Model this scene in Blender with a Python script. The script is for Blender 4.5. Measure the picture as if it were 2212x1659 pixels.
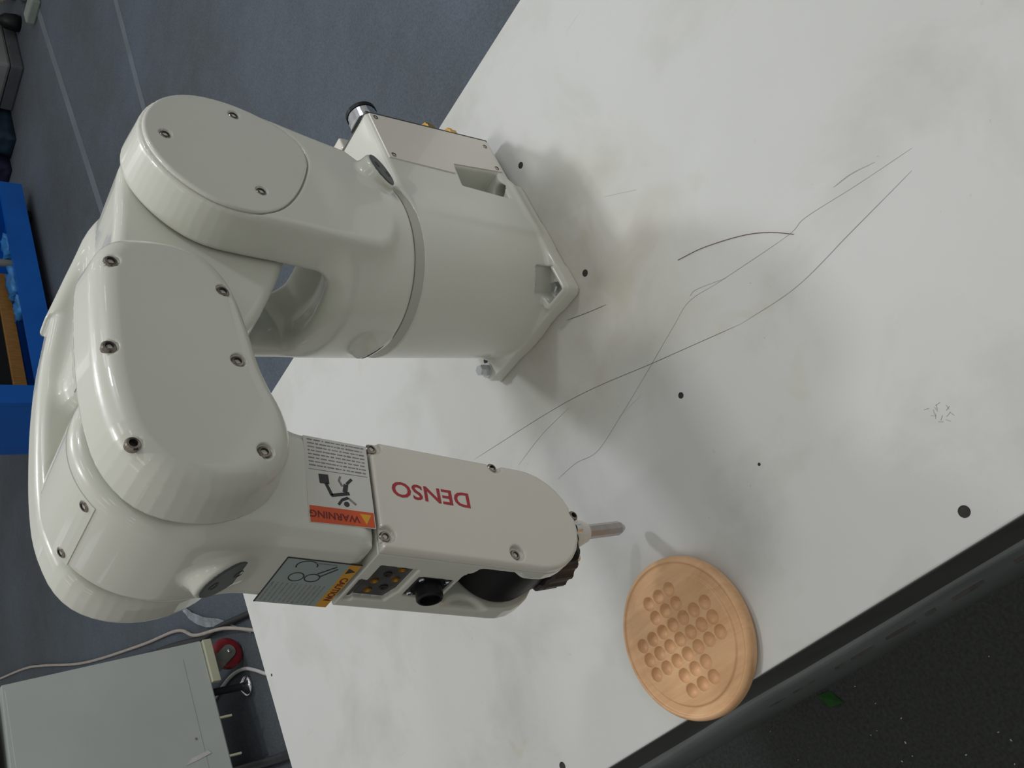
import bpy, bmesh, math, random
import numpy as np
from mathutils import Matrix, Vector, Euler

random.seed(7)
for o in list(bpy.data.objects):
    bpy.data.objects.remove(o, do_unlink=True)
S = bpy.context.scene
COL = S.collection

# ---------------------------------------------------------------- camera (held sideways: image left is up)
C_POS = (-0.58574, -0.56192, 0.69607)
C_R = (0.795422, -0.605766, 0.018754)
C_D = (-0.387480, -0.532101, -0.752813)
C_F = (0.466007, 0.591537, -0.657968)
cam_d = bpy.data.cameras.new('camera')
cam = bpy.data.objects.new('camera', cam_d)
COL.objects.link(cam)
cam_d.sensor_width = 36.0
cam_d.lens = 2023.96 / 2212 * 36.0
cam_d.clip_start = 0.02
cam_d.clip_end = 60
cx, cy, cz = Vector(C_D), Vector(C_R), -Vector(C_F)
cam.matrix_world = Matrix(((cx.x, cy.x, cz.x, C_POS[0]), (cx.y, cy.y, cz.y, C_POS[1]),
                           (cx.z, cy.z, cz.z, C_POS[2]), (0, 0, 0, 1)))
S.camera = cam

# ---------------------------------------------------------------- world, lights, exposure
S.view_settings.view_transform = 'Standard'
S.view_settings.look = 'None'
S.view_settings.gamma = 1.0
S.view_settings.use_curve_mapping = False
S.view_settings.exposure = 0.10
W = bpy.data.worlds.new('hall')
S.world = W
W.use_nodes = True
bg = W.node_tree.nodes['Background']
bg.inputs[0].default_value = (1.0, 0.995, 0.94, 1)
bg.inputs[1].default_value = 0.29
CEIL = 2.75


def tube_light(name, x, y, e, col, sx=1.2, sy=0.35, rot=0.0):
    d = bpy.data.lights.new(name, 'AREA')
    d.shape = 'RECTANGLE'
    d.size = sx
    d.size_y = sy
    d.energy = e
    d.color = col
    o = bpy.data.objects.new(name, d)
    o.location = (x, y, CEIL)
    o.rotation_euler = (0, 0, rot)
    COL.objects.link(o)


COOL = (0.93, 0.96, 1.0)
NEUT = (1.0, 0.99, 0.95)
for gx in range(6):
    for gy in range(6):
        lx, ly = -2.6 + 1.6 * gx, -2.6 + 1.6 * gy
        far = (lx + 0.6 * ly) > 0.4
        tube_light('ceiling_or_added_lamp', lx, ly, max(0.4, min(3.6, 1.1 + 0.20 * lx - 0.32 * ly)), COOL if far else NEUT, 0.42, 0.42)
tube_light('ceiling_or_added_lamp', 1.75, 1.0, 27, COOL, 0.26, 0.26)
tube_light('ceiling_or_added_lamp', 2.0, -1.75, 20, COOL, 0.30, 0.30)  # added for unseen window light from the right
tube_light('ceiling_or_added_lamp', 0.35, 0.15, 13, NEUT, 0.26, 0.26)

# ---------------------------------------------------------------- materials
MATS = {}


def mat(name, col, rough=0.5, metal=0.0, coat=0.0, noise=None, bump=None, spec=0.5):
    """noise=(scale, amount, detail) varies brightness; bump=(scale, strength)"""
    m = bpy.data.materials.new(name)
    m.use_nodes = True
    nt = m.node_tree
    b = nt.nodes['Principled BSDF']
    b.inputs['Base Color'].default_value = (*col, 1)
    b.inputs['Roughness'].default_value = rough
    b.inputs['Metallic'].default_value = metal
    b.inputs['Specular IOR Level'].default_value = spec
    if coat:
        b.inputs['Coat Weight'].default_value = coat
        b.inputs['Coat Roughness'].default_value = 0.06
    tc = nt.nodes.new('ShaderNodeTexCoord')
    if noise:
        n = nt.nodes.new('ShaderNodeTexNoise')
        n.inputs['Scale'].default_value = noise[0]
        n.inputs['Detail'].default_value = noise[2] if len(noise) > 2 else 4
        nt.links.new(tc.outputs['Object'], n.inputs['Vector'])
        r = nt.nodes.new('ShaderNodeValToRGB')
        a = noise[1]
        r.color_ramp.elements[0].position = 0.3
        r.color_ramp.elements[1].position = 0.7
        r.color_ramp.elements[0].color = (*[c * (1 - a) for c in col], 1)
        r.color_ramp.elements[1].color = (*[min(1, c * (1 + a)) for c in col], 1)
        nt.links.new(n.outputs['Fac'], r.inputs['Fac'])
        nt.links.new(r.outputs['Color'], b.inputs['Base Color'])
    if bump:
        n2 = nt.nodes.new('ShaderNodeTexNoise')
        n2.inputs['Scale'].default_value = bump[0]
        n2.inputs['Detail'].default_value = 3
        nt.links.new(tc.outputs['Object'], n2.inputs['Vector'])
        bp = nt.nodes.new('ShaderNodeBump')
        bp.inputs['Strength'].default_value = bump[1]
        bp.inputs['Distance'].default_value = bump[2] if len(bump) > 2 else 0.002
        nt.links.new(n2.outputs['Fac'], bp.inputs['Height'])
        nt.links.new(bp.outputs['Normal'], b.inputs['Normal'])
    MATS[name] = m
    return m


PAINT = mat('robot_paint', (0.635, 0.64, 0.575), 0.30, coat=0.6, noise=(9, 0.025))
PAINT2 = mat('robot_paint_cream', (0.69, 0.655, 0.59), 0.34, coat=0.4, noise=(9, 0.02))
PAINT_SHADE = mat('robot_paint_shaded', (0.46, 0.455, 0.41), 0.5, noise=(9, 0.03))
SEAM = mat('seam_gap', (0.16, 0.165, 0.15), 0.6, noise=(40, 0.1))
STEEL = mat('bright_steel', (0.72, 0.74, 0.78), 0.16, 1.0, noise=(60, 0.05))
SCREW = mat('socket_screw_steel', (0.30, 0.26, 0.23), 0.28, 1.0, noise=(300, 0.3))
SOCKET = mat('screw_recess', (0.03, 0.022, 0.02), 0.5, noise=(200, 0.2))
BLACK = mat('black_plastic', (0.007, 0.008, 0.009), 0.4, noise=(60, 0.2), spec=0.3)
WRIST = mat('black_anodised', (0.005, 0.005, 0.006), 0.5, 0.0, noise=(60, 0.2), spec=0.18)
GREYP = mat('grey_rubber', (0.07, 0.082, 0.082), 0.55, noise=(80, 0.12))
DARKP = mat('dark_panel', (0.055, 0.055, 0.058), 0.45, noise=(120, 0.25))
BRASS = mat('brass', (0.55, 0.33, 0.09), 0.28, 0.9, noise=(80, 0.1))
PINM = mat('tool_pin_steel', (0.50, 0.46, 0.45), 0.33, 0.85, noise=(120, 0.08))
BROWN = mat('dark_brown_ring', (0.035, 0.026, 0.024), 0.5, 0.2, noise=(150, 0.3))
STK_W = mat('sticker_white', (0.66, 0.65, 0.62), 0.35, noise=(30, 0.03))
STK_S = mat('sticker_silver', (0.33, 0.39, 0.38), 0.35, 0.15, noise=(30, 0.06))
STK_O = mat('sticker_orange', (0.66, 0.085, 0.016), 0.4, noise=(30, 0.06))
STK_Y = mat('sticker_yellow', (0.62, 0.30, 0.03), 0.4, noise=(30, 0.08))
INK = mat('print_black', (0.03, 0.028, 0.032), 0.5, noise=(200, 0.2))
INK_G = mat('print_grey', (0.24, 0.225, 0.235), 0.5, noise=(200, 0.25))
INK_D = mat('print_dark_red', (0.16, 0.015, 0.012), 0.5, noise=(200, 0.2))
INK_R = mat('print_red', (0.40, 0.020, 0.032), 0.45, noise=(100, 0.08))
INK_Y = mat('print_amber', (0.75, 0.38, 0.02), 0.45, noise=(100, 0.08))


def wood_mat(name, c1, c2, scale=(60, 5, 60), rough=0.42):
    m = bpy.data.materials.new(name)
    m.use_nodes = True
    nt = m.node_tree
    b = nt.nodes['Principled BSDF']
    b.inputs['Roughness'].default_value = rough
    tc = nt.nodes.new('ShaderNodeTexCoord')
    mp = nt.nodes.new('ShaderNodeMapping')
    mp.inputs['Scale'].default_value = scale
    mp.inputs['Rotation'].default_value = (0, 0, 0.12)
    n = nt.nodes.new('ShaderNodeTexNoise')
    n.inputs['Scale'].default_value = 3.0
    n.inputs['Detail'].default_value = 8
    n.inputs['Roughness'].default_value = 0.65
    n.inputs['Distortion'].default_value = 0.6
    r = nt.nodes.new('ShaderNodeValToRGB')
    r.color_ramp.elements[0].position = 0.28
    r.color_ramp.elements[1].position = 0.68
    r.color_ramp.elements[0].color = (*c1, 1)
    r.color_ramp.elements[1].color = (*c2, 1)
    nt.links.new(tc.outputs['Object'], mp.inputs['Vector'])
    nt.links.new(mp.outputs['Vector'], n.inputs['Vector'])
    nt.links.new(n.outputs['Fac'], r.inputs['Fac'])
    nt.links.new(r.outputs['Color'], b.inputs['Base Color'])
    MATS[name] = m
    return m


BEECH = wood_mat('beech_wood', (0.58, 0.32, 0.155), (0.74, 0.46, 0.25), (26, 3.2, 26))
PINE = wood_mat('brown_wood', (0.20, 0.095, 0.022), (0.33, 0.165, 0.04), (30, 30, 5))


def table_mat():
    m = bpy.data.materials.new('scuffed_white_laminate')
    m.use_nodes = True
    nt = m.node_tree
    L = nt.links.new
    b = nt.nodes['Principled BSDF']
    b.inputs['Specular IOR Level'].default_value = 0.5
    tc = nt.nodes.new('ShaderNodeTexCoord')

    def noise(scale, det, vec=None, rough=0.55, dist=0.0):
        n = nt.nodes.new('ShaderNodeTexNoise')
        n.inputs['Scale'].default_value = scale
        n.inputs['Detail'].default_value = det
        n.inputs['Roughness'].default_value = rough
        n.inputs['Distortion'].default_value = dist
        L(vec or tc.outputs['Object'], n.inputs['Vector'])
        return n.outputs['Fac']

    def ramp(f, p0, p1, c0, c1):
        r = nt.nodes.new('ShaderNodeValToRGB')
        r.color_ramp.elements[0].position = p0
        r.color_ramp.elements[1].position = p1
        r.color_ramp.elements[0].color = (*c0, 1)
        r.color_ramp.elements[1].color = (*c1, 1)
        L(f, r.inputs['Fac'])
        return r.outputs['Color']

    def mul(a, c, fac=1.0):
        x = nt.nodes.new('ShaderNodeMix')
        x.data_type = 'RGBA'
        x.blend_type = 'MULTIPLY'
        x.inputs['Factor'].default_value = fac
        L(a, x.inputs['A'])
        L(c, x.inputs['B'])
        return x.outputs['Result']
    base = ramp(noise(2.2, 5), 0.3, 0.7, (0.56, 0.565, 0.55), (0.605, 0.61, 0.595))
    smudge = ramp(noise(6.0, 6, rough=0.6, dist=0.35), 0.50, 0.78, (1, 1, 1), (0.80, 0.80, 0.77))
    spot = ramp(noise(46, 6, rough=0.6), 0.70, 0.82, (1, 1, 1), (0.66, 0.63, 0.56))
    speck = ramp(noise(190, 3), 0.74, 0.80, (1, 1, 1), (0.55, 0.53, 0.5))
    mp = nt.nodes.new('ShaderNodeMapping')
    mp.inputs['Rotation'].default_value = (0, 0, 0.7)
    mp.inputs['Scale'].default_value = (300, 7, 1)
    L(tc.outputs['Object'], mp.inputs['Vector'])
    scr = ramp(noise(1.0, 2, mp.outputs['Vector']), 0.74, 0.79, (1, 1, 1), (0.84, 0.83, 0.81))
    # brown grime that has gathered around the foot of the robot
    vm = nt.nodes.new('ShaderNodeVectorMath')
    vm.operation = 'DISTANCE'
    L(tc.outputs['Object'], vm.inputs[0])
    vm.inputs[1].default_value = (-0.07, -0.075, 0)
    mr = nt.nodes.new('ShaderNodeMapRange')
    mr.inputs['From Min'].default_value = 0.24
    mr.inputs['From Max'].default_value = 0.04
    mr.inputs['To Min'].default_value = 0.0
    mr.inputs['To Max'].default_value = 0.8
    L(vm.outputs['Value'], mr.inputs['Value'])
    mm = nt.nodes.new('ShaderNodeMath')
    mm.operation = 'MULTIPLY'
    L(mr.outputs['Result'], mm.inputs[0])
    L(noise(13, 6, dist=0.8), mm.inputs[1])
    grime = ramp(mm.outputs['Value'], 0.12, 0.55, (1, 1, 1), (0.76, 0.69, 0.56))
    # yellowish stains
    yel = ramp(noise(11, 4, dist=0.6), 0.66, 0.80, (1, 1, 1), (0.90, 0.87, 0.72))
    c = base
    for k in (smudge, spot, speck, scr, grime, yel):
        c = mul(c, k)
    L(c, b.inputs['Base Color'])
    rr = nt.nodes.new('ShaderNodeMapRange')
    rr.inputs['To Min'].default_value = 0.42
    rr.inputs['To Max'].default_value = 0.62
    L(noise(7.5, 8, rough=0.62), rr.inputs['Value'])
    L(rr.outputs['Result'], b.inputs['Roughness'])
    return m


LAMINATE = table_mat()


def carpet_mat():
    m = bpy.data.materials.new('blue_grey_carpet')
    m.use_nodes = True
    nt = m.node_tree
    L = nt.links.new
    b = nt.nodes['Principled BSDF']
    b.inputs['Roughness'].default_value = 0.95
    b.inputs['Specular IOR Level'].default_value = 0.1
    tc = nt.nodes.new('ShaderNodeTexCoord')
    n = nt.nodes.new('ShaderNodeTexNoise')
    n.inputs['Scale'].default_value = 0.9
    n.inputs['Detail'].default_value = 7
    n.inputs['Roughness'].default_value = 0.7
    L(tc.outputs['Object'], n.inputs['Vector'])
    r = nt.nodes.new('ShaderNodeValToRGB')
    r.color_ramp.elements[0].position = 0.30
    r.color_ramp.elements[1].position = 0.62
    r.color_ramp.elements[0].color = (0.094, 0.106, 0.112, 1)
    r.color_ramp.elements[1].color = (0.128, 0.152, 0.188, 1)
    L(n.outputs['Fac'], r.inputs['Fac'])
    n2 = nt.nodes.new('ShaderNodeTexNoise')
    n2.inputs['Scale'].default_value = 160
    n2.inputs['Detail'].default_value = 3
    L(tc.outputs['Object'], n2.inputs['Vector'])
    r2 = nt.nodes.new('ShaderNodeValToRGB')
    r2.color_ramp.elements[0].color = (0.62, 0.62, 0.62, 1)
    r2.color_ramp.elements[1].color = (1.3, 1.3, 1.3, 1)
    L(n2.outputs['Fac'], r2.inputs['Fac'])
    x = nt.nodes.new('ShaderNodeMix')
    x.data_type = 'RGBA'
    x.blend_type = 'MULTIPLY'
    x.inputs['Factor'].default_value = 1
    L(r.outputs['Color'], x.inputs['A'])
    L(r2.outputs['Color'], x.inputs['B'])
    L(x.outputs['Result'], b.inputs['Base Color'])
    bp = nt.nodes.new('ShaderNodeBump')
    bp.inputs['Strength'].default_value = 0.5
    bp.inputs['Distance'].default_value = 0.004
    L(n2.outputs['Fac'], bp.inputs['Height'])
    L(bp.outputs['Normal'], b.inputs['Normal'])
    return m


CARPET = carpet_mat()
CARPET_SHADE = mat('shaded_carpet', (0.052, 0.056, 0.054), 0.95, noise=(150, 0.22), bump=(160, 0.5, 0.004), spec=0.1)
SEAMTAPE = mat('pale_seam_tape', (0.15, 0.175, 0.205), 0.9, noise=(5, 0.12))
EDGE = mat('table_edge_dark', (0.060, 0.057, 0.058), 0.35, noise=(12, 0.25))
SKIRT = mat('table_skirt_laminate', (0.17, 0.19, 0.19), 0.30, noise=(7, 0.2))
SCUFF = mat('brown_scuff', (0.075, 0.062, 0.066), 0.5, noise=(60, 0.4))
LEGM = mat('grey_steel_leg', (0.10, 0.10, 0.105), 0.4, 0.5, noise=(12, 0.1))
PENCIL = mat('pencil_grey', (0.36, 0.355, 0.35), 0.6, noise=(30, 0.25))
PENCIL2 = mat('pencil_dark', (0.13, 0.115, 0.125), 0.6, noise=(30, 0.3))
HOLE = mat('hole_dark', (0.030, 0.026, 0.024), 0.8, noise=(200, 0.3))
HAIRM = mat('brown_thread', (0.11, 0.035, 0.03), 0.6, noise=(60, 0.2))
CABM = mat('cabinet_grey', (0.47, 0.505, 0.475), 0.45, noise=(3, 0.05))
CABD = mat('cabinet_dark_green', (0.10, 0.125, 0.11), 0.5, noise=(3, 0.1))  # own dark green of the upper carcass
CABS = mat('cream_edge_strip', (0.50, 0.49, 0.36), 0.5, noise=(20, 0.05))
RED = mat('red_caster_tyre', (0.21, 0.016, 0.022), 0.3, noise=(30, 0.15))
FORK = mat('caster_fork_grey', (0.17, 0.185, 0.16), 0.45, 0.3, noise=(30, 0.12))
PINK = mat('pink_stamp', (0.42, 0.17, 0.15), 0.5, noise=(60, 0.1))
CABLE_B = mat('black_cable', (0.016, 0.016, 0.022), 0.5, noise=(20, 0.2))
CABLE_T = mat('beige_cable', (0.42, 0.37, 0.33), 0.5, noise=(20, 0.1))
CABLE_W = mat('white_cable', (0.62, 0.60, 0.59), 0.45, noise=(20, 0.05))
PIPEM = mat('dark_grey_hose', (0.045, 0.05, 0.058), 0.5, noise=(20, 0.15))
FILM = mat('clear_film_strap', (0.52, 0.57, 0.62), 0.25, noise=(25, 0.25))
BLUE = mat('blue_enamel', (0.003, 0.105, 0.46), 0.4, noise=(4, 0.12))
LBLUE = mat('light_blue_film', (0.05, 0.25, 0.62), 0.35, noise=(9, 0.35))
GBOX = mat('grey_case', (0.20, 0.215, 0.205), 0.55, noise=(6, 0.12))
GBOXD = mat('grey_case_dark', (0.085, 0.095, 0.10), 0.55, noise=(6, 0.2))
PALE = mat('pale_machine', (0.36, 0.345, 0.315), 0.5, noise=(6, 0.08))
MINT = mat('pale_green_plastic', (0.25, 0.29, 0.25), 0.5, noise=(8, 0.12))
NAVY = mat('navy_cloth', (0.008, 0.030, 0.05), 0.7, noise=(9, 0.4))
NAVY2 = mat('dark_blue_cloth', (0.004, 0.006, 0.035), 0.7, noise=(9, 0.4))
GREEN = mat('green_paper', (0.02, 0.13, 0.015), 0.6, noise=(60, 0.15))
LINT = mat('white_lint', (0.42, 0.42, 0.40), 0.8, noise=(60, 0.1))


# ---------------------------------------------------------------- object helpers
def prop(o, label=None, cat=None, group=None, kind=None):
    if label:
        o['label'] = label
    if cat:
        o['category'] = cat
    if group:
        o['group'] = group
    if kind:
        o['kind'] = kind
    return o


def thing(name, label, cat, loc=(0, 0, 0), group=None):
    o = bpy.data.objects.new(name, None)
    o.empty_display_size = 0.05
    o.location = loc
    COL.objects.link(o)
    return prop(o, label, cat, group)


def wloc(o):
    v = Vector(o.location)
    while o.parent:
        o = o.parent
        v += Vector(o.location)
    return v


def link(name, me, m, parent=None, origin=None, label=None):
    """mesh given in world coordinates; origin = object location (defaults to the parent's)"""
    o = bpy.data.objects.new(name, me)
    COL.objects.link(o)
    if m and not me.materials:
        me.materials.append(m)
    pw = wloc(parent) if parent else Vector((0, 0, 0))
    og = Vector(origin) if origin is not None else pw
    if og.length > 0:
        me.transform(Matrix.Translation(-og))
    o.location = og - pw
    if parent:
        o.parent = parent
    if label:
        o['label'] = label
    return o


def bm_link(name, bm, m, parent=None, origin=None, smooth=False, label=None):
    me = bpy.data.meshes.new(name)
    bmesh.ops.recalc_face_normals(bm, faces=bm.faces[:])
    bm.to_mesh(me)
    bm.free()
    if smooth:
        for p in me.polygons:
            p.use_smooth = True
    return link(name, me, m, parent, origin, label)


def add_box(bm, lo, hi, bev=0.0, seg=2):
    lo, hi = Vector(lo), Vector(hi)
    vs = [bm.verts.new((x, y, z)) for x in (lo.x, hi.x) for y in (lo.y, hi.y) for z in (lo.z, hi.z)]
    fs = [(0, 1, 3, 2), (4, 6, 7, 5), (0, 4, 5, 1), (2, 3, 7, 6), (0, 2, 6, 4), (1, 5, 7, 3)]
    faces = [bm.faces.new([vs[i] for i in f]) for f in fs]
    if bev:
        es = list({e for f in faces for e in f.edges})
        bmesh.ops.bevel(bm, geom=es, offset=bev, segments=seg, affect='EDGES', profile=0.5)
    return bm


def basis(axis, up=None):
    z = Vector(axis).normalized()
    u = Vector(up) if up is not None else (Vector((0, 0, 1)) if abs(z.z) < 0.9 else Vector((1, 0, 0)))
    x = (u - z * u.dot(z)).normalized()
    y = z.cross(x)
    return x, y, z


def add_lathe(bm, centre, axis, prof, n=32, cap0=True, cap1=True, up=None):
    """prof: list of (distance along axis, radius)"""
    x, y, z = basis(axis, up)
    c = Vector(centre)
    rings = []
    for t, r in prof:
        rings.append([bm.verts.new(c + z * t + (x * math.cos(a) + y * math.sin(a)) * r)
                      for a in [2 * math.pi * i / n for i in range(n)]])
    for a, b in zip(rings, rings[1:]):
        for i in range(n):
            bm.faces.new((a[i], a[(i + 1) % n], b[(i + 1) % n], b[i]))
    if cap0:
        bm.faces.new(rings[0][::-1])
    if cap1:
        bm.faces.new(rings[-1])
    return bm


def catmull(pts, n=8):
    P = [Vector(p) for p in pts]
    if len(P) < 3:
        return P
    P = [P[0] * 2 - P[1]] + P + [P[-1] * 2 - P[-2]]
    out = []
    for i in range(1, len(P) - 2):
        for k in range(n):
            t = k / n
            a, b, c, d = P[i - 1], P[i], P[i + 1], P[i + 2]
            out.append(0.5 * ((2 * b) + (c - a) * t + (2 * a - 5 * b + 4 * c - d) * t * t + (3 * b - a - 3 * c + d) * t ** 3))
    out.append(P[-2])
    return out


def add_tube(bm, pts, r, n=10, smooth=8):
    P = catmull(pts, smooth)
    rings = []
    up = Vector((0, 0, 1))
    for i, p in enumerate(P):
        t = (P[min(i + 1, len(P) - 1)] - P[max(i - 1, 0)]).normalized()
        x = t.cross(up)
        if x.length < 1e-4:
            x = t.cross(Vector((1, 0, 0)))
        x.normalize()
        y = x.cross(t)
        rr = r(i / (len(P) - 1)) if callable(r) else r
        rings.append([bm.verts.new(p + (x * math.cos(a) + y * math.sin(a)) * rr) for a in [2 * math.pi * k / n for k in range(n)]])
    for a, b in zip(rings, rings[1:]):
        for i in range(n):
            bm.faces.new((a[i], a[(i + 1) % n], b[(i + 1) % n], b[i]))
    bm.faces.new(rings[0][::-1])
    bm.faces.new(rings[-1])
    return bm


def add_prism(bm, poly, frame, d0, d1):
    """poly of (a, b) in frame (origin, A, B, N) extruded from d0 to d1 along N"""
    o, A, B, N = [Vector(v) for v in frame]
    lo = [bm.verts.new(o + A * a + B * b + N * d0) for a, b in poly]
    hi = [bm.verts.new(o + A * a + B * b + N * d1) for a, b in poly]
    k = len(poly)
    bm.faces.new(lo[::-1])
    bm.faces.new(hi)
    for i in range(k):
        bm.faces.new((lo[i], lo[(i + 1) % k], hi[(i + 1) % k], hi[i]))
    return bm


# ---------------------------------------------------------------- signed distance modelling (castings with soft fillets)
def chaikin(pts, n=2):
    P = np.array(pts, float)
    for _ in range(n):
        Q = np.roll(P, -1, 0)
        P = np.stack([P * .75 + Q * .25, P * .25 + Q * .75], 1).reshape(-1, 2)
    return P


def poly2(a, b, pts):
    """signed distance to a closed polygon"""
    d = None
    s = None
    n = len(pts)
    for i in range(n):
        ax, ay = pts[i]
        bx, by = pts[i - 1]
        ex, ey = bx - ax, by - ay
        wx, wy = a - ax, b - ay
        t = np.clip((wx * ex + wy * ey) / (ex * ex + ey * ey + 1e-18), 0, 1)
        qx, qy = wx - ex * t, wy - ey * t
        dd = qx * qx + qy * qy
        c1 = b >= ay
        c2 = b < by
        c3 = ex * wy > ey * wx
        flip = (c1 & c2 & c3) | (~c1 & ~c2 & ~c3)
        if d is None:
            d = dd
            s = np.where(flip, -1.0, 1.0)
        else:
            d = np.minimum(d, dd)
            s = np.where(flip, -s, s)
    return s * np.sqrt(d)


def slab(d2, y, y0, y1, r=0.003):
    """extrude a 2D distance between y0 and y1 with rounded edges"""
    q1 = d2 + r
    q2 = np.abs(y - (y0 + y1) / 2) - (y1 - y0) / 2 + r
    return np.sqrt(np.maximum(q1, 0) ** 2 + np.maximum(q2, 0) ** 2) + np.minimum(np.maximum(q1, q2), 0) - r


def slab2(d2, y, y0, y1, rf, rb):
    r = np.where(y < (y0 + y1) / 2, rf, rb)
    q1 = d2 + r
    q2 = np.abs(y - (y0 + y1) / 2) - (y1 - y0) / 2 + r
    return np.sqrt(np.maximum(q1, 0) ** 2 + np.maximum(q2, 0) ** 2) + np.minimum(np.maximum(q1, q2), 0) - r


def boxd(x, y, z, lo, hi, r=0.003):
    q = [np.abs(v - (a + b) / 2) - (b - a) / 2 + r for v, a, b in zip((x, y, z), lo, hi)]
    return np.sqrt(sum(np.maximum(k, 0) ** 2 for k in q)) + np.minimum(np.maximum(np.maximum(q[0], q[1]), q[2]), 0) - r


def disc2(a, b, ca, cb, r):
    return np.sqrt((a - ca) ** 2 + (b - cb) ** 2) - r


def smin(a, b, k):
    h = np.clip(0.5 + 0.5 * (b - a) / k, 0, 1)
    return b * (1 - h) + a * h - k * h * (1 - h)


def smax(a, b, k):
    return -smin(-a, -b, k)


def sdf_mesh(name, f, lo, hi, h=0.0022):
    ax = [np.arange(l - 2 * h, u + 2 * h, h) for l, u in zip(lo, hi)]
    X, Y, Z = ax[0][:, None, None], ax[1][None, :, None], ax[2][None, None, :]
    V = np.broadcast_to(f(X, Y, Z), (len(ax[0]), len(ax[1]), len(ax[2]))).astype(np.float64)
    neg = V < 0
    nx, ny, nz = V.shape
    cnt = np.zeros((nx - 1, ny - 1, nz - 1), np.int8)
    for i in (0, 1):
        for j in (0, 1):
            for k in (0, 1):
                cnt += neg[i:nx - 1 + i, j:ny - 1 + j, k:nz - 1 + k]
    act = np.argwhere((cnt > 0) & (cnt < 8))
    vid = -np.ones(cnt.shape, np.int64)
    vid[tuple(act.T)] = np.arange(len(act))
    acc = np.zeros((len(act), 3))
    num = np.zeros(len(act))
    corners = [(i, j, k) for i in (0, 1) for j in (0, 1) for k in (0, 1)]
    for c0 in corners:
        for d in range(3):
            if c0[d]:
                continue
            c1 = list(c0)
            c1[d] = 1
            a = V[tuple((act + c0).T)]
            b = V[tuple((act + c1).T)]
            m = (a < 0) != (b < 0)
            t = np.where(m, a / np.where(m, a - b, 1), 0)
            p = np.tile(np.array(c0, float), (len(act), 1))
            p[:, d] += t
            acc += np.where(m[:, None], p, 0)
            num += m
    P = (act + acc / num[:, None]) * h + np.array([a[0] for a in ax])
    quads = []
    for d in range(3):
        e1, e2 = (d + 1) % 3, (d + 2) % 3
        sl0 = [slice(None)] * 3
        sl1 = [slice(None)] * 3
        sl0[d] = slice(0, -1)
        sl1[d] = slice(1, None)
        ch = np.argwhere(neg[tuple(sl0)] != neg[tuple(sl1)])
        ok = (ch[:, e1] > 0) & (ch[:, e2] > 0) & (ch[:, e1] < V.shape[e1] - 1) & (ch[:, e2] < V.shape[e2] - 1)
        ch = ch[ok]
        inside0 = neg[tuple(ch.T)]
        u1 = np.zeros(3, int)
        u1[e1] = 1
        u2 = np.zeros(3, int)
        u2[e2] = 1
        q = np.stack([vid[tuple((ch - u1 - u2).T)], vid[tuple((ch - u2).T)], vid[tuple(ch.T)], vid[tuple((ch - u1).T)]], 1)
        q = np.where(inside0[:, None], q, q[:, ::-1])
        quads.append(q)
    Q = np.concatenate(quads)

    def grad(P, e=h * 0.35):
        g = []
        for d in range(3):
            o = np.zeros(3)
            o[d] = e
            A, B = P + o, P - o
            g.append((f(A[:, 0], A[:, 1], A[:, 2]) - f(B[:, 0], B[:, 1], B[:, 2])) / (2 * e))
        return np.stack(g, 1)
    for _ in range(2):
        g = grad(P)
        v = f(P[:, 0], P[:, 1], P[:, 2])
        step = -(v / np.maximum((g * g).sum(1), 0.2))[:, None] * g
        l = np.linalg.norm(step, axis=1, keepdims=True)
        P = P + step * np.minimum(1, 0.6 * h / np.maximum(l, 1e-12))
    N = grad(P)
    N /= np.maximum(np.linalg.norm(N, axis=1, keepdims=True), 1e-9)
    me = bpy.data.meshes.new(name)
    me.vertices.add(len(P))
    me.vertices.foreach_set('co', P.astype(np.float32).ravel())
    me.loops.add(len(Q) * 4)
    me.loops.foreach_set('vertex_index', Q.astype(np.int32).ravel())
    me.polygons.add(len(Q))
    me.polygons.foreach_set('loop_start', np.arange(0, len(Q) * 4, 4, dtype=np.int32))
    me.polygons.foreach_set('use_smooth', np.ones(len(Q), bool))
    me.update(calc_edges=True)
    me.validate()
    if len(me.vertices) == len(N):
        me.normals_split_custom_set_from_vertices([tuple(v) for v in N.tolist()])
    return me


# ================================================================= SETTING
FL = -0.96
bm = bmesh.new()
add_box(bm, (-6, -6, FL - 0.05), (10, 11, FL))
floor = bm_link('floor', bm, CARPET)
prop(floor, 'blue grey carpet floor around the white bench', kind='structure')


def strip_on_floor(p, q, w, name, m, parent):
    p, q = Vector((*p, 0)), Vector((*q, 0))
    t = (q - p).normalized()
    n = Vector((-t.y, t.x, 0)) * w / 2
    bm = bmesh.new()
    add_prism(bm, [(0, -w / 2), ((q - p).length, -w / 2), ((q - p).length, w / 2), (0, w / 2)],
              ((p.x, p.y, FL), t, Vector((-t.y, t.x, 0)), (0, 0, 1)), -0.001, 0.0018)
    return bm_link(name, bm, m, parent)


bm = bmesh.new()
add_box(bm, (-5.9, -5.9, FL - 0.01), (-0.36, 9.0, FL + 0.0006))  # shadow on the near floor, put into a darker carpet colour
bm_link('carpet_shade_field', bm, CARPET_SHADE, floor, label='near side of the carpet, darkened for shadow')
strip_on_floor((5.6, 2.18), (1.4, 2.455), 0.045, 'seam_tape', SEAMTAPE, floor)
strip_on_floor((6.0, 3.286), (1.5, 2.902), 0.06, 'seam_tape', SEAMTAPE, floor)

# ================================================================= WORKBENCH
TX0, TX1, TY0, TY1 = -0.492, 0.2508, -1.25, 0.8123
bench = thing('workbench', 'white laminate workbench carrying the robot arm and the wooden board', 'table', (-0.12, -0.2, FL))
bm = bmesh.new()
add_box(bm, (TX0, TY0, -0.02), (TX1, TY1, 0.0), 0.0015)
top = bm_link('tabletop', bm, LAMINATE, bench, origin=(0, 0, 0))
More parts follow.
